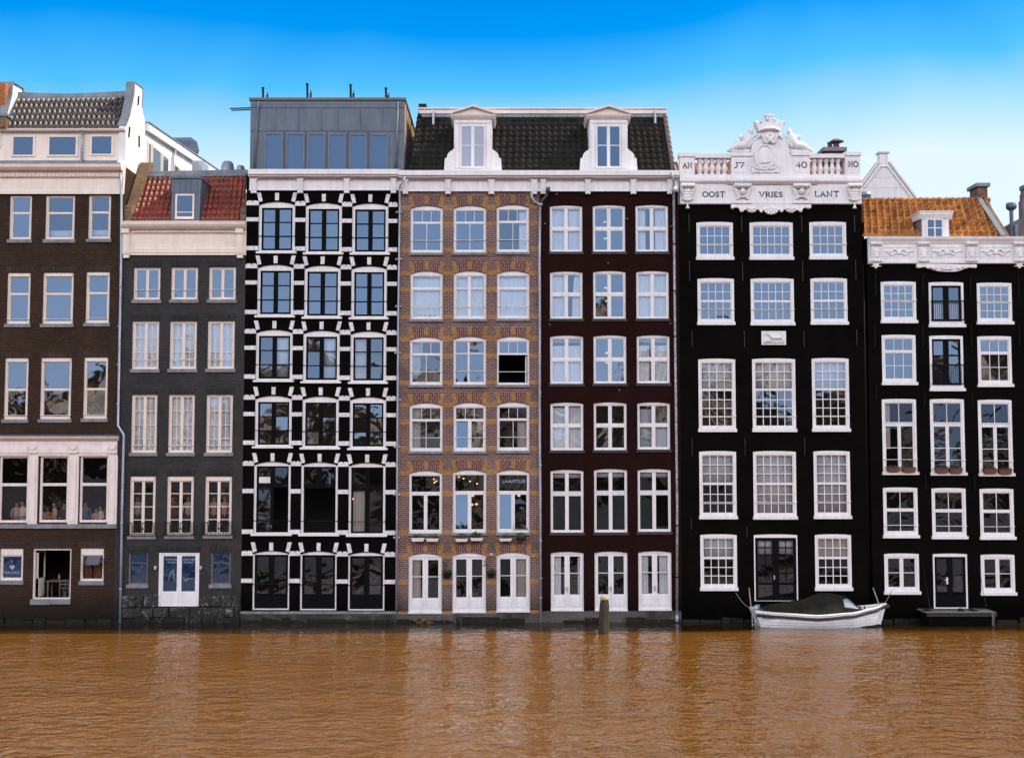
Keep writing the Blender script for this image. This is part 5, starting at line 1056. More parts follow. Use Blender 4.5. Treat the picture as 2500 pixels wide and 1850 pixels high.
for r in ((167,847,348,1100),(425,850,604,1105),(680,853,858,1108)): win(h7, Z16, r, ring(0,0,1,.45,.045)+vb(.5,.028)+hb(.46,.06)+ring(0,.47,1,1,.05), gl='glass_low', rails=(.79,), **k7)
for r in ((173,1197,355,1398),(685,1202,863,1403)): win(h7, Z16, r, ring(0,0,.485,1,.06)+ring(.515,0,1,1,.06)+vb(.5,.05)+hb(.5,.028), gl='glass_low', **k7)
g = win(h7, Z16, (432,1198,612,1490), ring(0,0,.487,1,.1)+ring(.513,0,1,1,.1)+vb(.5,.06)+hb(.37,.04)+[('h',.85,.45,.02,.98)], fm='white', sm='black_paint', c=(.06,.11,.06), rec=-.015, rise=.02, gl='glass_low', panes=((0,0,1,.7),), name='double_door', thick=.2)
dp = [o for o in h7.root.children if o.name.startswith('double_door')][-1]; p = Z16.pt(507,1342,-.04); m = MB(); m.box(p.x-.03,p.x+.03,-.03,.03,p.z-.14,p.z+.14); m.tube([(p.x,-.03,p.z+.03),(p.x,-.08,p.z+.03),(p.x-.13,-.08,p.z+.03)],.018,6); m.build('door_handle', M['white'], dp)
for Zn, zx, a_, b_ in ((Z15,190,1050,1230),(Z15,572,1060,1235),(Z15,957,1060,1235),(Z15,1345,1070,1240),(Z15,185,1460,1640),(Z15,572,1460,1640),(Z15,962,1460,1640),(Z15,1350,1460,1640)): m = MB(); m.tube([Zn.pt(zx,a_,-.03),Zn.pt(zx+2,b_,-.03)],.018,5); m.build('wall_anchor', M['black_iron'], h7.root)
for zx, a_, b_ in ((130,300,380),(385,340,420),(640,340,420),(390,780,860),(650,780,860)): m = MB(); m.tube([Z16.pt(zx,a_,-.03),Z16.pt(zx+2,b_,-.03)],.018,5); m.build('wall_anchor', M['black_iron'], h7.root)
# cornice
y7 = -.14; z15 = lambda zy, Y=y7: Z15.Z(zy, Y, 760); X15 = lambda zx, zy=880: Z15.X(zx, zy, y7)
m = MB(); xa, xb = X15(133), B8-.01
m.prismx([(.5,z15(752)),(y7-.16,z15(756)),(y7-.14,z15(775)),(y7-.06,z15(795)),(y7-.04,z15(806)),(y7,z15(812)),(y7,z15(945)),(y7-.05,z15(950)),(y7-.05,z15(968)),(.05,z15(972))], xa, xb); c7 = m.build('cornice', M['white'], h7.root)
for c0, c1 in ((255,500),(640,895),(1030,1285)):
    m = MB(); a,b,q,t = Z15.R(c0,838,c1,918,y7)
    for s in ((a,b,q,q+.03),(a,b,t-.03,t)): m.box(s[0],s[1],y7-.02,y7+.01,s[2],s[3])
    m.box(a,a+.03,y7-.0205,y7+.01,q,t); m.box(b-.03,b,y7-.0205,y7+.01,q,t); xc, zc = (a+b)/2, (q+t)/2
    for sg in (-1,1):
        m.tube([(xc,y7-.02,zc),(xc+sg*.2,y7-.03,zc+.12),(xc+sg*.35,y7-.03,zc-.02),(xc+sg*.55,y7-.02,zc+.05),(xc+sg*.66,y7-.02,zc+.02)],[.04,.04,.035,.03,.01],6); m.tube([(xc+sg*.1,y7-.02,zc-.05),(xc+sg*.3,y7-.03,zc-.13),(xc+sg*.48,y7-.02,zc-.07)],[.035,.035,.015],6)
    m.ell((xc,y7-.02,zc),.12,.05,.13); m.build('garland_panel', M['white'], c7)
for c0, c1 in ((145,238),(525,622),(912,1008),(1300,1395)):
    m = MB(); xc = X15((c0+c1)/2); w = X15(c1)-X15(c0)
    for j in range(6): m.tube([(xc-w/2+w*(j+.5)/6,y7-.05,z15(800)),(xc-w/2+w*(j+.5)/6,y7-.15,z15(815)),(xc-w/2+w*(j+.5)/6,y7-.04,z15(832))],w/11,6)
    m.box(xc-w*.32,xc+w*.32,y7-.07,y7,z15(935),z15(835)); m.box(xc-w*.18,xc+w*.18,y7-.12,y7,z15(920),z15(865))
    for sg in (-1,1):
        for j in range(5): m.ell((xc+sg*w*.36,y7-.06,z15(850+j*20)),.06,.06,.06,7,5)
    for j in range(5): m.ell((xc-w*.4+w*.8*j/4,y7-.07,z15(948)),.07,.08,.08,7,5)
    if c0 in (145,1300): m.prism([(xc-.16,z15(965)),(xc+.16,z15(965)),(xc+.1,z15(985)),(xc+.24,z15(990)),(xc+.08,z15(995)),(xc,z15(1010)),(xc-.08,z15(995)),(xc-.24,z15(990)),(xc-.1,z15(985))], y7-.04, .0)
    m.build('corbel', M['white'], c7)
o = MB(); o.prism([Z15.P(x,y,y7) for x,y in ((522,970),(1005,978),(1005,1000),(985,1006),(950,1000),(910,1012),(870,1028),(820,1036),(760,1036),(700,1032),(650,1018),(610,1000),(570,998),(545,1006),(522,1000))], y7-.03, .02)
for x, y, r in ((535,995,.07),(995,995,.07),(660,1005,.09),(870,1005,.09)): p = Z15.pt(x,y,y7-.06); o.ell(tuple(p),r,.05,r)
for j in range(7): an = math.radians(j*30); p = Z15.pt(765,1015,y7-.05); o.tube([tuple(p),(p.x+.26*math.cos(an),p.y,p.z+.2*math.sin(an))],[.04,.05],6)
for sg in (-1,1): p = Z15.pt(765+sg*80,1008,y7-.04); o.tube([tuple(p),(p.x+sg*.2,p.y,p.z+.06),(p.x+sg*.42,p.y,p.z+.02),(p.x+sg*.5,p.y,p.z+.1)],[.05,.05,.04,.03],6)
o.build('hanging_ornament', M['white'], c7)
# roof
m = MB(); YA7, YB7 = .3, 2.7
tiles(m, Z15.pt(82,748,YA7), Z15.pt(1205,766,YA7), Z15.pt(70,460,YB7), Z15.pt(1100,455,YB7), 20, 9, .16, .06, 12, 2.0); r7 = m.build('tiled_roof', M['tile_orange'], h7.root, smooth=True)
m = MB(); a, b = Z15.pt(75,462,YB7), Z15.pt(1105,456,YB7)
for i in range(20): m.tube([a.lerp(b,i/20),a.lerp(b,(i+1.1)/20)],[.10,.13],8)
m.build('ridge_tile', M['tile_orange'], r7, smooth=True)
yd = .12; X0,X1,Zb,Zt = Z15.R(565,560,782,756,yd); m = MB(); m.box(X0,X1,yd,yd+2.0,Zb,Zt-.1); m.prismx([(yd-.14,Zt-.0),(yd-.14,Zt-.09),(yd-.04,Zt-.28),(yd+2.0,Zt-.28),(yd+2.0,Zt)],X0-.13,X1+.13); m.box(X0-.16,X1+.16,yd-.17,yd+2,Zt,Zt+.05); dm = m.build('dormer', M['white'], r7)
m = MB(); m.prismx([(yd+.02,Zb),(yd+.02,Zt-.3),(yd+1.6,Zt-.3),(yd+.3,Zb)],X0-.03,X0-.002); m.build('dormer_cheek', M['sill_stone'], r7)
X0,X1,Zb,Zt = Z15.R(598,608,735,760,yd); m = MB(); w=.06; y0=yd-.04
m.box(X0,X0+w,y0,yd+.01,Zb,Zt); m.box(X1-w,X1,y0,yd+.01,Zb,Zt); m.box(X0+w,X1-w,y0-.0005,yd+.01,Zt-w,Zt); m.box(X0+w,X1-w,y0+.0005,yd+.01,Zb,Zb+.05); xc=(X0+X1)/2; m.box(xc-.025,xc+.025,y0+.005,yd+.01,Zb,Zt-w); zc=(Zb+Zt)/2; m.box(X0+w,X1-w,y0+.008,yd+.01,zc-.018,zc+.018)
m.poly([(X0+w,yd-.012,Zb),(X1-w,yd-.012,Zb),(X1-w,yd-.012,Zt-.05),(X0+w,yd-.012,Zt-.05)],1); m.build('dormer_window',[M['white'],M['glass_solid']],r7)
m = MB(); XP0, XP1 = Z15.X(1200,766,YA7), Z15.X(1262,766,YA7); tb = Z15.Z(445,YB7,1140)
m.prismx([(.1,Z15.Z(770,.1,1250)),(.1,Z15.Z(755,.1,1250)),(YB7-.1,tb),(YB7+.7,tb),(YB7+.7,Z15.Z(770,.1,1250))],XP0,XP1); m.box(XP0-.05,XP1+.05,YB7-.2,YB7+.75,tb,tb+.5); m.box(XP0-.15,XP1+.15,YB7-.3,YB7+.85,tb+.5,tb+.66,1)
m.prismx([(.05,Z15.Z(752,.1,1250)+.02),(YB7-.1,tb+.02),(YB7-.1,tb+.1),(.05,Z15.Z(752,.1,1250)+.1)],XP0-.12,XP0+.1,1); m.build('party_parapet',[M['parapet_brick'],M['lead']],r7)
h7.wall(M['black_brick'])

lamp_dots(h4, [(Z9,335,335,.45),(Z9,340,362,.5),(Z9,355,350,.6),(Z9,540,315,.5),(Z9,580,330,.5),(Z9,632,352,.5),(Z9,690,372,.6)], .028, (1,.6,.2), 4, 'string_light')
lamp_dots(h4, [(Z9,655,470,.5),(Z9,648,545,.5),(Z9,685,540,.6),(Z9,1035,470,.6)], .045, (1,.62,.25), 2.5, 'bar_light')
lamp_dots(h4, [(Z8,758,1470,.4),(Z8,760,1507,.4),(Z8,755,1545,.4)], .10, (.9,.75,.6), .35, 'paper_lantern')
lamp_dots(h5, [(Z10,583,272,.4),(Z10,588,405,.4),(Z10,590,802,.4),(Z10,597,908,.4),(Z10,598,1328,.4),(Z10,600,1405,.4)], .05, (1,.95,.85), 1.2, 'ceiling_light')
for h_ in (h4,h5,h6,h7): foundation(h_)
# =================================================================== buildings behind the row
Yg = 14.0
gh = empty('gabled_house', (Z15.X(260,400,Yg), Yg, 0), 'white gabled house end rising behind the orange tiled roof', 'house')
q = lambda x, y, Y=Yg: Z15.P(x, y, Y)
m = MB(); m.prism([q(-150,640), q(-150,640), q(60,385), q(222,158), q(222,76), q(292,76), q(292,158), q(515,458), q(650,640)][1:], Yg, Yg+.4)
m.build('wall', M['stucco'], gh)
m = MB()
for pts in ((q(100,360),q(232,188),.03),(q(232,188),q(285,188),.03),(q(285,188),q(505,478),.03)): m.tube([(pts[0][0],Yg-.02,pts[0][1]),(pts[1][0],Yg-.02,pts[1][1])],.05,5)
for x0,x1,y in ((165,360,272),(130,415,355),(90,480,440)): a,b = q(x0,y),q(x1,y); m.box(a[0],b[0],Yg-.012,Yg+.01,a[1]-.02,a[1]+.02)
for x,y0,y1 in ((262,272,355),(205,355,440),(345,355,440)): a,b = q(x,y0),q(x,y1); m.box(a[0]-.02,a[0]+.02,Yg-.0122,Yg+.01,b[1],a[1])
m.build('moulding', M['pinkwhite'], gh)
m = MB(); a = q(215,72), q(300,80); m.box(a[0][0]-.02,a[1][0]+.02,Yg-.08,Yg+.5,a[1][1],a[0][1]+.04)
for p0,p1 in ((q(50,388),q(220,152)),(q(293,152),q(520,455)),(q(520,455),q(655,640))):
    dv = Vector((p1[0]-p0[0],0,p1[1]-p0[1])).normalized(); nv = Vector((-dv.z,0,dv.x)); nv = nv if nv.z > 0 else -nv
    m.add([(p0[0],Yg-.06,p0[1]),(p1[0],Yg-.06,p1[1]),(p1[0]+nv.x*.1,Yg-.06,p1[1]+nv.z*.1),(p0[0]+nv.x*.1,Yg-.06,p0[1]+nv.z*.1),(p0[0],Yg+.6,p0[1]),(p1[0],Yg+.6,p1[1]),(p1[0]+nv.x*.1,Yg+.6,p1[1]+nv.z*.1),(p0[0]+nv.x*.1,Yg+.6,p0[1]+nv.z*.1)],[(0,1,2,3),(3,2,6,7),(0,1,5,4),(4,5,6,7),(0,3,7,4),(1,2,6,5)])
m.build('coping', M['pinkwhite'], gh)
m = MB(); p = Z15.pt(103,400,5); m.lathe((p.x,5,p.z-1.5),[(.28,0),(.28,1.35),(.3,1.36),(.3,1.42),(.28,1.43),(.3,1.5)],16); tag(m.build('flue', M['pipe'], None, smooth=True, origin=(p.x,5,p.z-1.5)), 'short white round flue beside the orange tiled roof', 'flue')
# chimney and metal flue at the far right edge
cs = empty('chimney_stack', (Z15.X(1400,600,5), 5, 0), 'stepped grey stone chimney cut off by the right edge above the last roof', 'chimney')
m = MB()
for x0,y0,x1,y1,d in ((1375,340,1480,372,.1),(1385,372,1480,405,0),(1378,405,1480,460,.08),(1370,460,1480,600,.1),(1368,600,1480,800,.1)): a,b,qq,t = Z15.R(x0,y0,x1,y1,5); m.box(a,b,5-d,5.35,qq,t)
m.build('stack', basic('pale_brick_stack',(.17,.135,.12),.9,.25,5), cs)
m = MB(); a,b,qq,t = Z15.R(1255,605,1420,800,4.5); m.prism([Z15.P(x,y,4.5) for x,y in ((1255,665),(1340,615),(1375,600),(1420,600),(1420,800),(1255,800))],4.5,5.3); m.build('base', basic('rendered_base',(.15,.125,.115),.9,.2,3), cs)
m = MB(); p = Z15.pt(1288,640,4.3); zt = Z15.Z(480,4.3,1288); zm = Z15.Z(540,4.3,1288); m.lathe((p.x,4.3,p.z-1.2),[(.09,0),(.09,zm-p.z+1.2)],16); m.lathe((p.x,4.3,zm-.02),[(.11,0),(.23,.10),(.26,.16),(.26,zt-zm-.1),(.22,zt-zm)],8)
fl = tag(m.build('metal_flue', M['zinc'], None, origin=(p.x,4.3,p.z-1.2)), 'metal flue with octagonal cowl beside the chimney at the right edge', 'flue')
m = MB(); p = Z15.pt(1322,700,4.2); m.tube([(p.x,4.2,p.z-.8),(p.x,4.2,Z15.Z(655,4.2,1322))],.09,10); tag(m.build('vent_duct', M['lead'], None, origin=(p.x,4.2,p.z-.8)), 'dark grey vent duct on the low wall at the right edge', 'vent')

# =================================================================== motor boat
XB = lambda zx: Z14.X(zx, 1450, -1.0)
ZB = lambda zy: Z14.Z(zy, -1.0, 1100)
xs0, xs1 = XB(572), XB(1632); L = xs1-xs0; yc = -1.0
boat = empty('motor_boat', ((xs0+xs1)/2, yc, 0), 'white clinker motor boat under a dark canvas cover moored at the black house', 'boat')
def interp(tab, x):
    for (a, b), (c, d) in zip(tab, tab[1:]):
        if x <= c: f = (x-a)/(c-a); f = f*f*(3-2*f)*.5+f*.5; return b+(d-b)*f
    return tab[-1][1]
def sheer(t): return interp([(0,ZB(1418)),(.15,ZB(1428)),(.45,ZB(1445)),(.7,ZB(1428)),(.88,ZB(1400)),(1,ZB(1372))], t)
def beam(t): return interp([(0,.60),(.2,.80),(.5,.88),(.72,.78),(.88,.45),(1,.03)], t)
def xoff(t, s): # raked stem and stern: s=0 sheer, 1 bottom
    return xs0 + L*t + (-.30*s*max(0,(t-.75)/.25)**1.5 + .30*s*max(0,(.12-t)/.12))
hull = MB(); NS = 40; NP = 6
sect = []
for i in range(NS+1):
    t = i/NS; b = beam(t); z0 = sheer(t); zb = -.12; row = []
    for j in range(NP):
        for e in (0, .985):
            s = (j+e)/NP; lip = .016*(1-e)
            yy = b*(1-.42*s**1.8) - .0 + (.03 if e > .5 else .0); row.append((s, yy, z0+(zb-z0)*s))
    row.append((1, b*.3, zb-.05)); sect.append(row)
K = len(sect[0])
for sg in (-1, 1):
    vs = [(xoff(i/NS, r[0]), yc+sg*r[1], r[2]) for i, row in enumerate(sect) for r in row]
    fs = [(i*K+k, (i+1)*K+k, (i+1)*K+k+1, i*K+k+1) for i in range(NS) for k in range(K-1)]
    hull.add(vs, fs)
r0 = [(xoff(0,r[0]), yc-r[1], r[2]) for r in sect[0]]; r1 = [(xoff(0,r[0]), yc+r[1], r[2]) for r in sect[0]][::-1]; hull.poly(r0+r1)
hb_ = hull.build('hull', basic('boat_gelcoat',(.86,.84,.85),.3,.05,2,dirt=(.3,.27,.2),dirtamt=.35,streak=.15), boat)
# boot stripe at the waterline
m = MB()
for sg in (-1,1):
    m.tube([(xoff(i/NS,.98), yc+sg*(sect[i][-2][1]+.02), .03) for i in range(NS+1)], .06, 6)
m.build('waterline_stripe', M['black_iron'], hb_)
m = MB(); dk = []
for i in range(NS+1): t=i/NS; dk.append((xoff(t,0),yc-beam(t)+.02,sheer(t)-.05)); dk.append((xoff(t,0),yc+beam(t)-.02,sheer(t)-.05))
m.add(dk,[(2*i,2*i+1,2*i+3,2*i+2) for i in range(NS)]); m.build('deck', M['white'], boat, recalc=False)
m = MB()
for sg in (-1,1): m.tube([(xoff(i/NS,0), yc+sg*(beam(i/NS)-.02), sheer(i/NS)+.0) for i in range(NS+1)], .05, 6)
m.build('gunwale', M['white'], boat, smooth=True)
m = MB()
for sg in (-1,1): m.tube([(xoff(i/NS,.14)+(.06 if i==NS else 0), yc+sg*(beam(i/NS)*.995+.03), sheer(i/NS)-.13+.03*(i/NS)**6) for i in range(NS+1)], [.062]*NS+[.075], 7)
m.ell((xs1+.04,yc,sheer(1)-.10),.12,.09,.09,10,6); m.build('rub_rail', basic('rope_fender',(.035,.034,.03),.9,.4,14,bump=.5), boat, smooth=True)
sp = [(640,1396),(700,1380),(760,1368),(830,1358),(900,1348),(960,1335),(1010,1320),(1060,1300),(1100,1289),(1135,1284),(1200,1290),(1260,1300),(1310,1310),(1345,1330),(1380,1365),(1425,1402)]
ca, cb_ = XB(640), XB(1428)
def cover_pt(u, s):   # u along, s -1..1 across
    x = ca+(cb_-ca)*u; t = (x-xs0)/L; zx = 640+(1428-640)*u
    zs = interp([(a, ZB(b)) for a, b in sp], zx); ze = sheer(t)+.05 - (.0 if u<.9 else 0); b = beam(t)*(.97 if u<.97 else .9)
    a = abs(s); sag = .10*math.sin(u*34+a*3)*a*(1-a)+.05*math.sin(u*17+s*5)*(1-a*a)*.5+.035*math.sin(u*61+a*9)*a*(1-a)
    return (x+.05*math.sin(s*2)*(u>.8), yc+s*b, ze+(zs-ze)*(1-a**1.55) - sag*.6 - .02*a)
cv = MB(); NU, NV = 60, 16
cv.add([cover_pt(i/NU, -1+2*j/NV) for i in range(NU+1) for j in range(NV+1)], [(i*(NV+1)+j,(i+1)*(NV+1)+j,(i+1)*(NV+1)+j+1,i*(NV+1)+j+1) for i in range(NU) for j in range(NV)])
canv = cv.build('canvas_cover', basic('dark_canvas',(.016,.0155,.012),.9,.4,3,bump=.6,dirt=(.04,.036,.028),dirtamt=.6,spec=.1), boat, smooth=True)
m = MB(); g_ = []
for i in range(9):
    for j in range(6):
        u = .80+.165*i/8; w = (1-abs(2*i/8-.85)**2*.55) if i<8 else .25; s = -.80+ (.50*w)*(j/5); p = Vector(cover_pt(u, s)); g_.append((p.x, p.y-.03, p.z+.02))
m.add(g_,[(i*6+j,(i+1)*6+j,(i+1)*6+j+1,i*6+j+1) for i in range(8) for j in range(5)]); m.build('cover_window', glass('clouded_plastic',.25,base=(.33,.35,.40),wav=.02), canv, smooth=True)
m = MB()
for u in (.62,.84): m.tube([tuple(Vector(cover_pt(u,-1+2*j/12))+Vector((0,0,.012))) for j in range(13)],.012,5)
m.build('cover_seam', M['black_iron'], canv, smooth=True)
m = MB(); p0, p1 = Z14.pt(563,1395,-1.3), Z14.pt(546,1245,-1.3); m.tube([p0,p1],.02,6); m.build('mooring_pole', basic('pale_wood',(.45,.3,.22),.6), boat)
m = MB(); p0, p1 = Z14.pt(1578,1385,-1.0), Z14.pt(1527,1245,-1.0); m.tube([p0,p1],.022,6); m.build('flag_staff', M['pipe'], boat)
m = MB()
for k in range(3):
    x = XB(560+k*16); m.tube([(x,yc-.45+.25*k,ZB(1425)),(x+.03,yc-.45+.25*k,ZB(1385)),(x+.22,yc-.35+.25*k,ZB(1385)),(x+.28,yc-.3+.25*k,ZB(1420))],.022,6)
m.build('stern_rail', M['pipe'], boat, smooth=True)
m = MB()
for x in (548,570): m.tube([(XB(x),yc-.55,ZB(1415)),(XB(x),yc-.6,ZB(1535))],.016,6)
for k in range(4): m.tube([(XB(548),yc-.57,ZB(1435+k*28)),(XB(570),yc-.57,ZB(1435+k*28))],.014,6)
m.build('boarding_ladder', M['pipe'], boat)
m = MB()
for xa_, ya_, za_, xb_2, zb_3 in ((xs1-.25,yc,sheer(.95)+.03,xs1+.55,1.35),(xs0+.15,yc+.3,sheer(.03)+.02,xs0-.5,1.25)):
    m.tube([(xa_+(xb_2-xa_)*k/8, ya_+(-.02-ya_)*k/8, za_+(zb_3-za_)*k/8-.18*math.sin(math.pi*k/8)) for k in range(9)], .014, 5)
m.build('mooring_rope', basic('worn_rope',(.22,.19,.15),.9,.3,20), boat, smooth=True)
m = MB(); m.lathe((XB(1420),yc-.1,sheer(.8)),[(.07,0),(.03,.03),(.02,.1),(.1,.11)],10); m.tube([(XB(1450),yc-.2,sheer(.83)),(XB(1450),yc-.2,sheer(.83)+.12)],.03,6); m.build('deck_fitting', M['black_iron'], boat)
m = MB(); p = Z14.pt(700,1482,-1.86); 
for k in range(9): m.box(p.x-.26+k*.062,p.x-.215+k*.062,-1.815,-1.80,p.z-.03,p.z+.02)
m.tube([(p.x-.5,-1.79,p.z),(p.x-.42,-1.79,p.z+.045),(p.x-.33,-1.79,p.z+.01)],.014,5); m.build('name_lettering', M['letter'], boat)

# =================================================================== mooring post
gx, gy = ground_at(1300+563/3.2394, 1050+1608/3.2394)
post = empty('mooring_post', (gx, gy, 0), 'thick weathered wooden mooring post standing in the water before the maroon house', 'post')
zt = P(1300+563/3.2394, 1050+1312/3.2394, gy)[1]
wood = NT('wet_wood'); mp = wood.new('ShaderNodeMapping'); mp.inputs['Scale'].default_value=(5,5,.6); wood.link(wood.coord(),mp.inputs[0]); n1=wood.noise(3,6,.7,mp.outputs[0]); wood.link(wood.mix(wood.maprange(n1,.35,.65,0,1),(.010,.008,.006),(.055,.042,.03)),wood.b.inputs['Base Color']); wood.b.inputs['Roughness'].default_value=.85; wood.bump(n1,.8,.05)
m = MB(); N=20; prof=[(.205,-1.2),(.205,0),(.20,.6),(.19,1.1),(.175,zt-.25),(.155,zt-.12)]
vs=[]
for r,z in prof:
    for k in range(N): a=6.2832*k/N; rr=r*(1+.06*math.sin(3*a+z)+.04*math.sin(7*a+2*z)); vs.append((gx+rr*math.cos(a)+.02*z,gy+rr*math.sin(a),z))
m.add(vs,[(i*N+k,i*N+(k+1)%N,(i+1)*N+(k+1)%N,(i+1)*N+k) for i in range(len(prof)-1) for k in range(N)]+[tuple(range((len(prof)-1)*N,len(prof)*N))]); m.build('timber', wood.mat, post, smooth=False)
m = MB(); m.lathe((gx+.02*zt,gy,zt-.13),[(.16,0),(.17,.02),(.165,.10),(.13,.13)],14); m.build('post_cap', basic('worn_post_top',(.42,.33,.22),.8,.3,8), post)

# =================================================================== landing stage at house 7
m0, m1, q0, q1 = Z16.R(380,1495,750,1530,-.9)
st = empty('landing_stage', ((m0+m1)/2, -.6, 0), 'low dark landing stage floating under the black door at right', 'landing stage')
dmat = basic('wet_dark_timber',(.025,.022,.02),.8,.5,6,bump=.4)
m = MB(); zt = Z16.Z(1503,-.9,560); n = 16
for i in range(n): a = m0+(m1-m0)*i/n; m.box(a+.008,a+(m1-m0)/n-.008,-1.25,-.03,zt-.06,zt+random.uniform(-.006,.006))
dk = m.build('deck', basic('grey_deck_boards',(.085,.08,.078),.8,.4,5,bump=.3), st)
m = MB(); m.box(m0,m1,-1.3,-1.24,zt-.17,zt-.01); m.box(m0+.12,m1-.12,-1.2,-.05,zt-.75,zt-.07,1); m.build('frame', [dmat, basic('black_float',(.003,.003,.003),.9,spec=.05)], st)
m = MB()
for zx, w in ((400,.18),(575,.16),(640,.22)): x = Z16.X(zx,1495,-.7); m.ell((x,-.8,zt+.05),w,.14,.07,10,6)
m.build('fender_bundle', M['black_iron'], st, smooth=True)
m = MB()
for (xa_,za_,xb_,zb_2) in ((375,1245,415,1490),(672,1255,712,1480),(712,1480,735,1500)): m.tube([Z16.pt(xa_,za_,-.03),Z16.pt(xb_,zb_2,-1.1)],.009,5)
m.build('mooring_chain', M['black_iron'], st)
m = MB(); x = Z16.X(742,1500,-1.28); m.tube([(x,-1.3,zt),(x+.03,-1.34,zt-.2),(x,-1.34,zt-.5),(x+.04,-1.33,.02)],[.05,.045,.035,.03],6); m.build('hanging_rope', basic('frayed_rope',(.12,.11,.10),.9,.3,20), st)

# =================================================================== planters, baskets, rope
def planter(name, label, Zn, rect, potmat, group, dark=False, tall=.12, y=-.26, n=130, lm='leaf', spiky=False):
    a,b,q,t = Zn.R(*rect,y); e = empty(name, ((a+b)/2,y,q), label, 'planter', group)
    m = MB(); ym = .13; m.add([(a+.03,y-ym+.02,q),(b-.03,y-ym+.02,q),(b-.03,y+ym-.02,q),(a+.03,y+ym-.02,q),(a,y-ym,t),(b,y-ym,t),(b,y+ym,t),(a,y+ym,t)],[(0,1,5,4),(1,2,6,5),(2,3,7,6),(3,0,4,7),(0,3,2,1)])
    m.box(a-.012,b+.012,y-ym-.012,y-ym+.01,t-.035,t+.004); m.box(a+.02,b-.02,y-ym+.012,y+ym-.02,t-.05,t-.02,1); m.build('trough',[M[potmat],M['soil']],e)
    m = MB(); leaves(m,((a+b)/2,y,t+tall*.45),(b-a)*.52,.15,tall*.75,n,.045)
    if spiky:
        for _ in range(26):
            x = random.uniform(a,b); yy = y+random.uniform(-.08,.08); h = random.uniform(.12,.34); dx = random.uniform(-.08,.08); m.poly([(x-.008,yy,t),(x+.008,yy,t),(x+dx+.003,yy-.03,t+h)])
    m.build('plant', M[lm], e, recalc=False)
GP = 'white trough planters under the bar windows'
planter('flower_trough','white trough with tall spiky herbs, leftmost under the brick house windows',Z9,(152,818,255,845),'white',GP,spiky=True)
planter('flower_trough','white trough with spiky herbs, second from left under the brick house windows',Z9,(272,822,373,846),'white',GP,spiky=True)
planter('flower_trough','white trough of bushy green leaves under the middle brick house window, left one',Z9,(513,824,612,847),'white',GP,tall=.2)
planter('flower_trough','white trough half hidden by trailing leaves under the middle brick house window',Z9,(638,818,738,840),'white',GP,tall=.24,n=200)
planter('flower_trough','white trough with low leaves under the right brick house window',Z9,(875,822,974,843),'white',GP,tall=.14)
planter('flower_trough','dark trough with yellowish leaves under the right brick house window',Z9,(1012,818,1095,842),'black_iron',GP,tall=.2,n=170)
GT = 'terracotta boxes on the black house window sills'
zs_ = ['outer left','inner left','left of the middle','right of the middle','inner right','outer right']
for i, r in enumerate(((185,738,252,762),(266,740,336,765),(441,743,507,769),(516,745,583,771),(697,748,764,773),(777,750,845,775))):
    w = ('left','middle','right')[i//2]; sd = ('left','right')[i%2]
    planter('flower_box', f'terracotta flower box, {sd} one on the {w} window sill of the far right house', Z16, r, 'terracotta', GT, tall=.07, y=-.14, n=60, lm='leaf_dark')
for nm, r, lab in (('a',(400,1100,485,1150),'dark wire basket of trailing plants between the left and middle brick house doors'),('b',(762,1100,848,1142),'dark wire basket of plants between the middle and right brick house doors')):
    a,b,q,t = Z9.R(*r,-.15); e = empty('hanging_basket', ((a+b)/2,-.15,q), lab, 'plant basket', 'plant baskets between the doors')
    m = MB(); xc=(a+b)/2; N=12
    for k in range(5):
        f = 1-.45*k/4; zz = t-(t-q)*k/4; m.tube([(xc-(b-a)/2*f,-.02,zz),(xc-(b-a)/2*f*.9,-.22,zz),(xc,-.28,zz),(xc+(b-a)/2*f*.9,-.22,zz),(xc+(b-a)/2*f,-.02,zz)],.012,5)
    m.ell((xc,-.13,(q+t)/2),(b-a)*.42,.11,(t-q)*.5,10,6); m.build('basket', M['black_iron'], e)
    m = MB(); leaves(m,(xc,-.16,t+.04),(b-a)*.5,.14,.14,150,.04)
    sx = xc+(-.1 if nm == 'a' else -.22); leaves(m,(sx,-.12,t+.35),.14,.08,.22,50,.035)
    m.tube([(sx,-.1,t),(sx+.02,-.1,t+.3),(sx-.03,-.1,t+.5)],.008,4); m.build('plant', M['leaf'], e, recalc=False)
m = MB()
for k in range(4):
    p = Z9.pt(510+k*9,1480,-.11); N=22; m.tube([(p.x+(.11+.02*k)*math.cos(6.283*i/N+k)*.8,-.11-.012*k,p.z+(.2+.01*k)*math.sin(6.283*i/N+k)) for i in range(N)],.016,5)
m.tube([Z9.pt(495,1440,-.1),Z9.pt(500,1465,-.12),Z9.pt(540,1480,-.13),Z9.pt(555,1500,-.12)],.016,5)
p = Z9.pt(510,1480,-.1); tag(m.build('rope_coil', basic('tarred_rope',(.10,.085,.07),.9,.3,20), None, smooth=True, origin=(p.x,-.1,p.z)), 'coil of old rope hanging on the low brick wall below the middle brick house door', 'rope')
m = MB(); p = Z9.pt(225,1500,-.1)
for k in range(9): m.ell((p.x+random.uniform(-.28,.5),-.12+random.uniform(-.05,.03),p.z+random.uniform(-.1,.05)),random.uniform(.05,.11),.06,random.uniform(.03,.06),7,5)
leaves(m,(p.x+.1,-.14,p.z),.4,.06,.07,60,.04); tag(m.build('driftwood_clump', basic('ochre_debris',(.15,.085,.03),.9,.4,8), None, origin=(p.x,-.1,p.z-.1)), 'ochre clump of debris on the brick ledge below the left brick house door', 'debris')
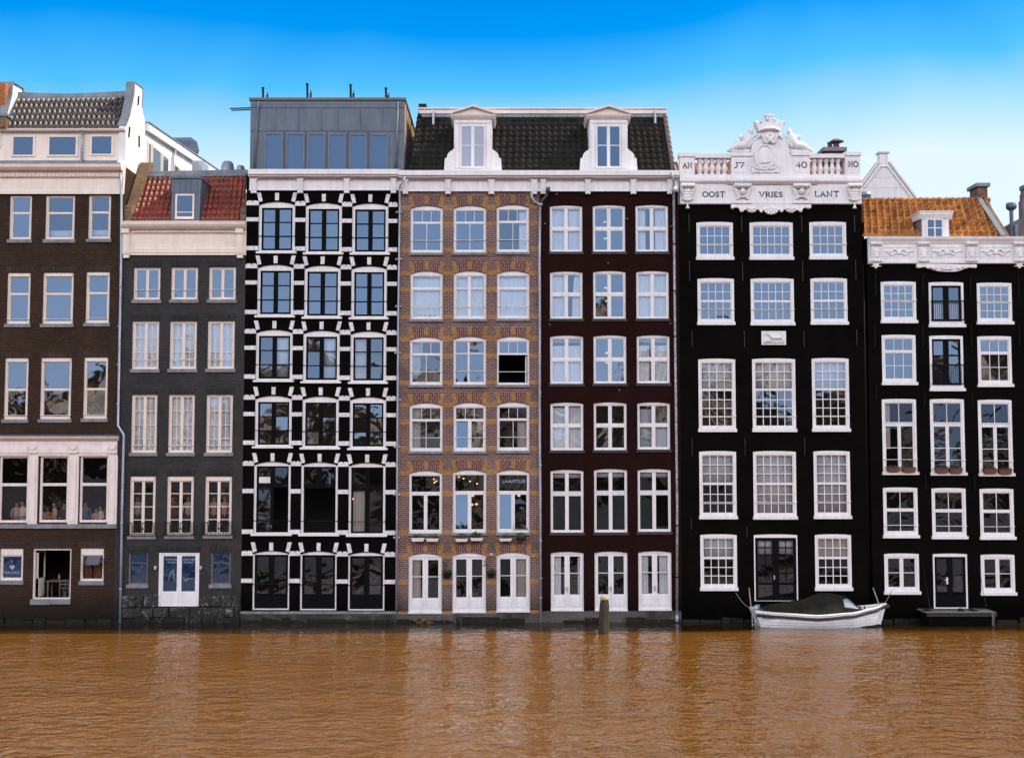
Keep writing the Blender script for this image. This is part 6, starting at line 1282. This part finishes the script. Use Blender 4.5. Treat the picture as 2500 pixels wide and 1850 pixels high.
# =================================================================== cafe table and chair in the open doorway
fz_ = DOOR[2]-.03
tx = Z3.X(455,1300,.7); tb = empty('cafe_table', (tx,.95,fz_), 'dark cafe table with a bottle inside the open basement doorway', 'table'); tm = basic('cafe_wood',(.16,.11,.08),.5)
m = MB(); m.box(tx-.45,tx+.45,.65,1.25,fz_+.70,fz_+.74); m.build('tabletop', tm, tb)
for sx in (-.38,.38):
    for yy in (.72,1.18): m = MB(); m.box(tx+sx-.03,tx+sx+.03,yy-.03,yy+.03,fz_,fz_+.7); m.build('leg', tm, tb)
m = MB(); m.lathe((tx+.05,.85,fz_+.742),[(.04,0),(.042,.16),(.02,.2),(.017,.27)],10); tag(m.build('bottle', basic('grey_glass_bottle',(.25,.27,.28),.15), None, smooth=True, origin=(tx+.05,.85,fz_+.742)), 'pale bottle standing on the cafe table in the doorway', 'bottle')
cx = Z3.X(532,1300,.6); ch = empty('cafe_chair', (cx,.6,fz_), 'pale wooden cafe chair inside the open basement doorway', 'chair'); cm = basic('pale_chair',(.09,.085,.085),.5)
m = MB(); m.box(cx-.21,cx+.21,.4,.82,fz_+.43,fz_+.47); m.build('seat', cm, ch)
m = MB(); m.box(cx-.21,cx+.21,.385,.41,fz_+.74,fz_+.80); m.box(cx-.21,cx+.21,.385,.41,fz_+.60,fz_+.65); m.build('backrest', cm, ch)
for sx in (-.19,.19):
    for yy, hh in ((.4,.8),(.8,.43)): m = MB(); m.box(cx+sx-.02,cx+sx+.02,yy-.02,yy+.02,fz_,fz_+hh); m.build('leg', cm, ch)
# =================================================================== people behind the cafe windows
SKIN = basic('skin',(.45,.26,.18),.6,.05); HAIR = basic('dark_hair',(.03,.02,.015),.7,.2)
def cloth(n, c): return basic(n, c, .9, .12, 4)
def person(label, x, y, z, rot, shirt, trousers, hair=HAIR, raise_=None, h=1.72, group=None):
    k = h/1.75
    V = [(0,0,.93,.14,.11),(0,0,1.1,.135,.1),(0,0,1.3,.16,.11),(0,.0,1.44,.10,.08),(0,-.01,1.52,.055,.055),(0,-.03,1.60,.075,.085),(0,-.025,1.68,.08,.095),(0,-.02,1.735,.055,.06),(0,-.115,1.625,.014,.014)]
    E = [(0,1),(1,2),(2,3),(3,4),(4,5),(5,6),(6,7),(5,8)]
    for sg in (-1,1):
        b = len(V); ra = raise_ == sg
        if ra: arm = [(sg*.17,0,1.41,.06,.06),(sg*.30,-.1,1.50,.045,.045),(sg*.27,-.14,1.76,.032,.032),(sg*.27,-.15,1.84,.03,.02)]
        else: arm = [(sg*.17,0,1.41,.06,.06),(sg*.235,.02,1.16,.043,.043),(sg*.20,-.18,1.02,.032,.032),(sg*.16,-.26,1.04,.022,.03)]
        V += arm; E += [(3,b),(b,b+1),(b+1,b+2),(b+2,b+3)]
        hd = Vector(arm[3][:3]); dr = (hd-Vector(arm[2][:3])).normalized(); sd = dr.cross(Vector((0,0,1))).normalized() if abs(dr.z) < .8 else Vector((1,0,0))
        for q in range(4):
            c = len(V); o = sd*(q-1.5)*.02; l = (.06,.075,.07,.05)[q]
            p1 = hd+o+dr*.045; p2 = hd+o+dr*(.045+l)+Vector((0,-.012,-.01)); V += [(*p1,.009,.009),(*p2,.007,.007)]; E += [(b+3,c),(c,c+1)]
        c = len(V); p1 = hd-sd*sg*.035+dr*.01; p2 = p1-sd*sg*.02+dr*.035; V += [(*p1,.01,.01),(*p2,.008,.008)]; E += [(b+3,c),(c,c+1)]
        b = len(V); V += [(sg*.095,0,.86,.095,.095),(sg*.10,-.02,.48,.058,.06),(sg*.10,.02,.09,.042,.042),(sg*.105,-.14,.045,.04,.03)]; E += [(0,b),(b,b+1),(b+1,b+2),(b+2,b+3)]
    me = bpy.data.meshes.new('person'); me.from_pydata([tuple(k*c for c in v[:3]) for v in V], E, [])
    ob = bpy.data.objects.new('person', me); COL.objects.link(ob)
    md = ob.modifiers.new('skin','SKIN'); sv = me.skin_vertices[0].data
    for i, v in enumerate(V): sv[i].radius = (v[3]*k, v[4]*k); sv[i].use_root = (i == 0)
    sb = ob.modifiers.new('sub','SUBSURF'); sb.levels = 1; sb.render_levels = 1
    bpy.context.view_layer.update(); dg = bpy.context.evaluated_depsgraph_get()
    nm = bpy.data.meshes.new_from_object(ob.evaluated_get(dg)); bpy.data.objects.remove(ob)
    nm.materials.clear()
    for mt in (SKIN, shirt, trousers, hair): nm.materials.append(mt)
    for p in nm.polygons:
        c = p.center/k; ax = abs(c.x)
        hand = (ax > .13 and c.y < -.1 and c.z > .9) or (ax > .2 and c.z > 1.6)
        p.material_index = 3 if (c.z > 1.69 or (c.z > 1.56 and c.y > .0)) else 0 if c.z > 1.47 and ax < .14 else 0 if hand else 1 if c.z > .93 else 2
        p.use_smooth = True
    rm = Matrix.Rotation(rot, 4, 'Z'); nm.transform(rm)
    po = bpy.data.objects.new('person', nm); COL.objects.link(po); po.location = (x,y,z); ORG[po.name] = Vector((x,y,z))
    return tag(po, label, 'person', group)
white_s, pink_s, blue_s, orange_s, red_s, dark_s = cloth('white_shirt',(.75,.68,.66)), cloth('pink_shirt',(.72,.42,.36)), cloth('blue_shirt',(.16,.25,.42)), cloth('orange_shirt',(.8,.3,.04)), cloth('red_shirt',(.45,.04,.03)), cloth('dark_shirt',(.05,.05,.06))
grey_t, dark_t = cloth('grey_trousers',(.25,.25,.27)), cloth('dark_trousers',(.03,.03,.035))
cz = SF[0][2]-.8; GR = 'people behind the cafe windows'
for zx, yy, rot, sh, ra, hh, lab in ((135,.75,.5,pink_s,1,1.66,'person in pink raising an arm behind the left cafe window'),(185,.55,-.6,white_s,None,1.72,'person in a white shirt facing sideways behind the left cafe window'),
  (335,.7,1.0,white_s,None,1.45,'person in white at the left side of the middle cafe window'),(385,.95,.2,orange_s,None,1.42,'person in orange seated low in the middle cafe window'),(440,.6,-.9,pink_s,None,1.66,'person in a pale pink shirt in the middle of the middle cafe window'),(520,.85,.3,dark_s,None,1.62,'person in dark clothes at the right side of the middle cafe window'),
  (690,.75,.1,blue_s,None,1.68,'person in a blue shirt behind the right cafe window'),(775,.7,.8,pink_s,None,1.4,'person in pink bending low behind the right cafe window'),(815,.6,-.7,white_s,None,1.5,'person with white sleeves behind the right cafe window'),(850,.95,-.4,red_s,None,1.36,'person in dark red at the right edge of the right cafe window')):
    person(lab, Z3.X(zx,640,yy), yy, cz, rot, sh, grey_t if zx < 200 else dark_t, raise_=ra, h=hh, group=GR)
fz2 = H2F[1][2]-.05
for zx, yy, sh, lab in ((1110,.8,white_s,'person in white behind the left balcony window of the charcoal house'),(1392,.8,red_s,'person in red behind the middle balcony window of the charcoal house'),(1520,.7,white_s,'person in white behind the middle balcony window of the charcoal house'),(1725,.6,pink_s,'person in pink in the left leaf of the right balcony window'),(1812,.6,pink_s,'person in pink in the right leaf of the right balcony window')):
    person(lab, Z3.X(zx,600,yy), yy, fz2, .2, sh, dark_t, h=1.7, group='people behind the balcony windows')

# =================================================================== water and ground
wt = NT('canal_water'); b = wt.b; b.inputs['Roughness'].default_value = .06; b.inputs['IOR'].default_value = 1.42; b.inputs['Specular Tint'].default_value = (1,.69,.41,1); b.inputs['Specular IOR Level'].default_value = .5
tc = wt.new('ShaderNodeTexCoord'); 
def wmap(sx, sy, rz=0):
    mp = wt.new('ShaderNodeMapping'); mp.inputs['Scale'].default_value = (sx, sy, 1); mp.inputs['Rotation'].default_value = (0,0,rz); wt.link(tc.outputs['Object'], mp.inputs[0]); return mp.outputs[0]
n1 = wt.noise(1.0, 2, .5, wmap(1.6, 2.3, .06), .5); n2 = wt.noise(1.0, 2, .5, wmap(3.4, 5.2, -.05), .5); n3 = wt.noise(1.0, 2, .5, wmap(.25,.5,.3)); n4 = wt.noise(1.0, 2, .6, wmap(7, 13, .1))
hgt = wt.math('ADD', wt.math('ADD', wt.math('MULTIPLY', n1, .60), wt.math('MULTIPLY', n2, .22)), wt.math('MULTIPLY', n4, .04))
gust = wt.maprange(n3, .35, .65, .65, 1.25)
hgt = wt.math('MULTIPLY', hgt, gust)
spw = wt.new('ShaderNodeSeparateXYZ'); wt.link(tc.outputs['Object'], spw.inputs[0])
calm = wt.maprange(spw.outputs[1], -6, -1.5, 1.0, .3)
hgt = wt.math('MULTIPLY', hgt, calm)
bp = wt.new('ShaderNodeBump'); bp.inputs['Strength'].default_value = 1.0; bp.inputs['Distance'].default_value = .14; wt.link(hgt, bp.inputs['Height']); wt.link(bp.outputs[0], b.inputs['Normal'])
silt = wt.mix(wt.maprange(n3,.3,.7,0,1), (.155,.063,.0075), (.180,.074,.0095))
wall_shade_d = wt.math('ADD', spw.outputs[1], wt.math('MULTIPLY', n1, 1.2))
wt.link(wt.mix(wt.maprange(wall_shade_d, -2.6, -1.3, 0, 1), silt, (.022,.012,.005)), b.inputs['Base Color'])  # shade beside the walls painted into the water colour, with a ragged edge
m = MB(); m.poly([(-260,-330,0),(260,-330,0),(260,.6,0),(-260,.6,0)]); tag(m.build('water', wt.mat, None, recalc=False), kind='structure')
m = MB(); m.box(-260,260,-330,-24,-1,.5); tag(m.build('quay', basic('dark_paving',(.045,.042,.04),.85,.3,.6), None), kind='structure')
m = MB(); m.box(-600,600,3.5,700,-1,.9); m.box(-600,B0-.02,.1,3.5,-1,.9); m.box(B8+.02,600,.1,3.5,-1,.9); tag(m.build('ground', basic('street_ground',(.06,.06,.06),.9), None, recalc=False), kind='structure')

# =================================================================== sky, sun, camera
sun_dir = Vector((.67, .105, .735)).normalized()
el = math.asin(sun_dir.z); az = math.atan2(sun_dir.x, sun_dir.y)
W = bpy.data.worlds.new('World'); S.world = W; W.use_nodes = True
t = W.node_tree; N_, L_ = t.nodes, t.links
for n in list(N_): N_.remove(n)
out = N_.new('ShaderNodeOutputWorld'); bg = N_.new('ShaderNodeBackground'); bg2 = N_.new('ShaderNodeBackground'); add = N_.new('ShaderNodeAddShader')
sky = N_.new('ShaderNodeTexSky'); sky.sky_type = 'NISHITA'; sky.sun_disc = False; sky.sun_elevation = el; sky.sun_rotation = az; sky.ozone_density = 3.0; sky.dust_density = .6
def MN(op, a, b_=None):
    n = N_.new('ShaderNodeMath'); n.operation = op
    for i, x in enumerate((a, b_)):
        if x is None: continue
        if isinstance(x, (int, float)): n.inputs[i].default_value = x
        else: L_.new(x, n.inputs[i])
    return n.outputs[0]
def ramp(fac, stops):
    r = N_.new('ShaderNodeValToRGB'); L_.new(fac, r.inputs[0]); el_ = r.color_ramp.elements
    while len(el_) < len(stops): el_.new(.5)
    for e, (p, c) in zip(el_, stops): e.position = p; e.color = (*c, 1)
    return r.outputs[0]
def MX(f, a, b_, bl='MIX'):
    n = N_.new('ShaderNodeMix'); n.data_type = 'RGBA'; n.blend_type = bl
    if isinstance(f, (int, float)): n.inputs[0].default_value = f
    else: L_.new(f, n.inputs[0])
    for i, x in ((6, a), (7, b_)):
        if isinstance(x, tuple): n.inputs[i].default_value = (*x, 1)
        else: L_.new(x, n.inputs[i])
    return n.outputs[2]
def MR(v, a, b_, c, d, smooth=False):
    n = N_.new('ShaderNodeMapRange'); n.interpolation_type = 'SMOOTHSTEP' if smooth else 'LINEAR'; L_.new(v, n.inputs[0])
    for i, x in enumerate((a, b_, c, d)): n.inputs[i+1].default_value = x
    return n.outputs[0]
gc = N_.new('ShaderNodeTexCoord').outputs['Generated']; sp_ = N_.new('ShaderNodeSeparateXYZ'); L_.new(gc, sp_.inputs[0]); gx_, gy_, gz_ = sp_.outputs
tt = MN('SUBTRACT', gz_, MN('MULTIPLY', gx_, .04))
nh = N_.new('ShaderNodeTexNoise'); nh.inputs['Scale'].default_value = 3.2; nh.inputs['Detail'].default_value = 3; nh.inputs['Distortion'].default_value = .6; L_.new(gc, nh.inputs['Vector'])
tt2 = MN('ADD', tt, MN('MULTIPLY', MN('SUBTRACT', nh.outputs['Fac'], .5), .07))
front = ramp(tt2, [(0,(.9,.95,1)),(.222,(.86,.94,1)),(.258,(.52,.80,1)),(.300,(.10,.53,.96)),(.348,(.0,.29,.88)),(.40,(.0,.20,.78)),(.6,(.03,.2,.6)),(1,(.15,.25,.4))])
# far bank seen in the windows: tree line and facades below the sky
nz = N_.new('ShaderNodeTexNoise'); nz.inputs['Scale'].default_value = 7; nz.inputs['Detail'].default_value = 5; L_.new(gc, nz.inputs['Vector'])
nz2 = N_.new('ShaderNodeTexNoise'); nz2.inputs['Scale'].default_value = 18; nz2.inputs['Detail'].default_value = 4; nz2.inputs['Distortion'].default_value = .5; L_.new(gc, nz2.inputs['Vector'])
bank = ramp(nz2.outputs['Fac'], [(0,(.01,.012,.008)),(.46,(.03,.026,.022)),(.51,(.10,.08,.07)),(.57,(.52,.42,.37)),(.62,(.24,.20,.18)),(.66,(.05,.04,.035)),(1,(.03,.03,.03))])
back_sky_fill = ramp(gz_, [(0,(.30,.40,.58)),(.12,(.225,.335,.54)),(.285,(.17,.285,.51)),(.325,(3.3,3.25,3.4)),(.47,(3.2,3.15,3.3)),(.58,(.17,.18,.22)),(1,(.10,.13,.2))])  # bright low band added as fill light for the shaded house fronts
horizon = MN('ADD', .058, MN('MULTIPLY', MN('SUBTRACT', nz.outputs['Fac'], .5), .16))
edge = MR(MN('SUBTRACT', gz_, horizon), -.004, .004, 0, 1)
back = MX(edge, bank, MX(1.0, back_sky_fill, (1.9,1.9,1.9), 'MULTIPLY'))
fb = MR(gy_, -.12, .06, 0, 1, True)
colr = MX(fb, back, front)
L_.new(colr, bg.inputs['Color']); bg.inputs['Strength'].default_value = .93
L_.new(MX(fb, (0,0,0), MX(1.0, sky.outputs[0], (.0,.75,1.0), 'MULTIPLY')), bg2.inputs['Color']); bg2.inputs['Strength'].default_value = .03
L_.new(bg.outputs[0], add.inputs[0]); L_.new(bg2.outputs[0], add.inputs[1]); L_.new(add.outputs[0], out.inputs['Surface'])
sl = bpy.data.lights.new('sun', 'SUN'); sl.energy = 5.0; sl.angle = R(.5); sl.color = (1,.87,.70)
so = bpy.data.objects.new('sun', sl); COL.objects.link(so); so.rotation_euler = (-sun_dir).to_track_quat('-Z','Y').to_euler()
cd = bpy.data.cameras.new('camera'); cd.sensor_width = 36; cd.lens = 36*F/2500; cd.clip_end = 2000
co = bpy.data.objects.new('camera', cd); COL.objects.link(co); co.location = (0,-D,HC); co.rotation_euler = (R(90)+TH,0,0); S.camera = co
S.view_settings.view_transform = 'Standard'; S.view_settings.look = 'None'; S.view_settings.exposure = 0; S.view_settings.gamma = 1
S.cycles.max_bounces = 8; S.cycles.transparent_max_bounces = 12; S.cycles.caustics_reflective = False; S.cycles.caustics_refractive = False
S.cycles.sample_clamp_indirect = 6
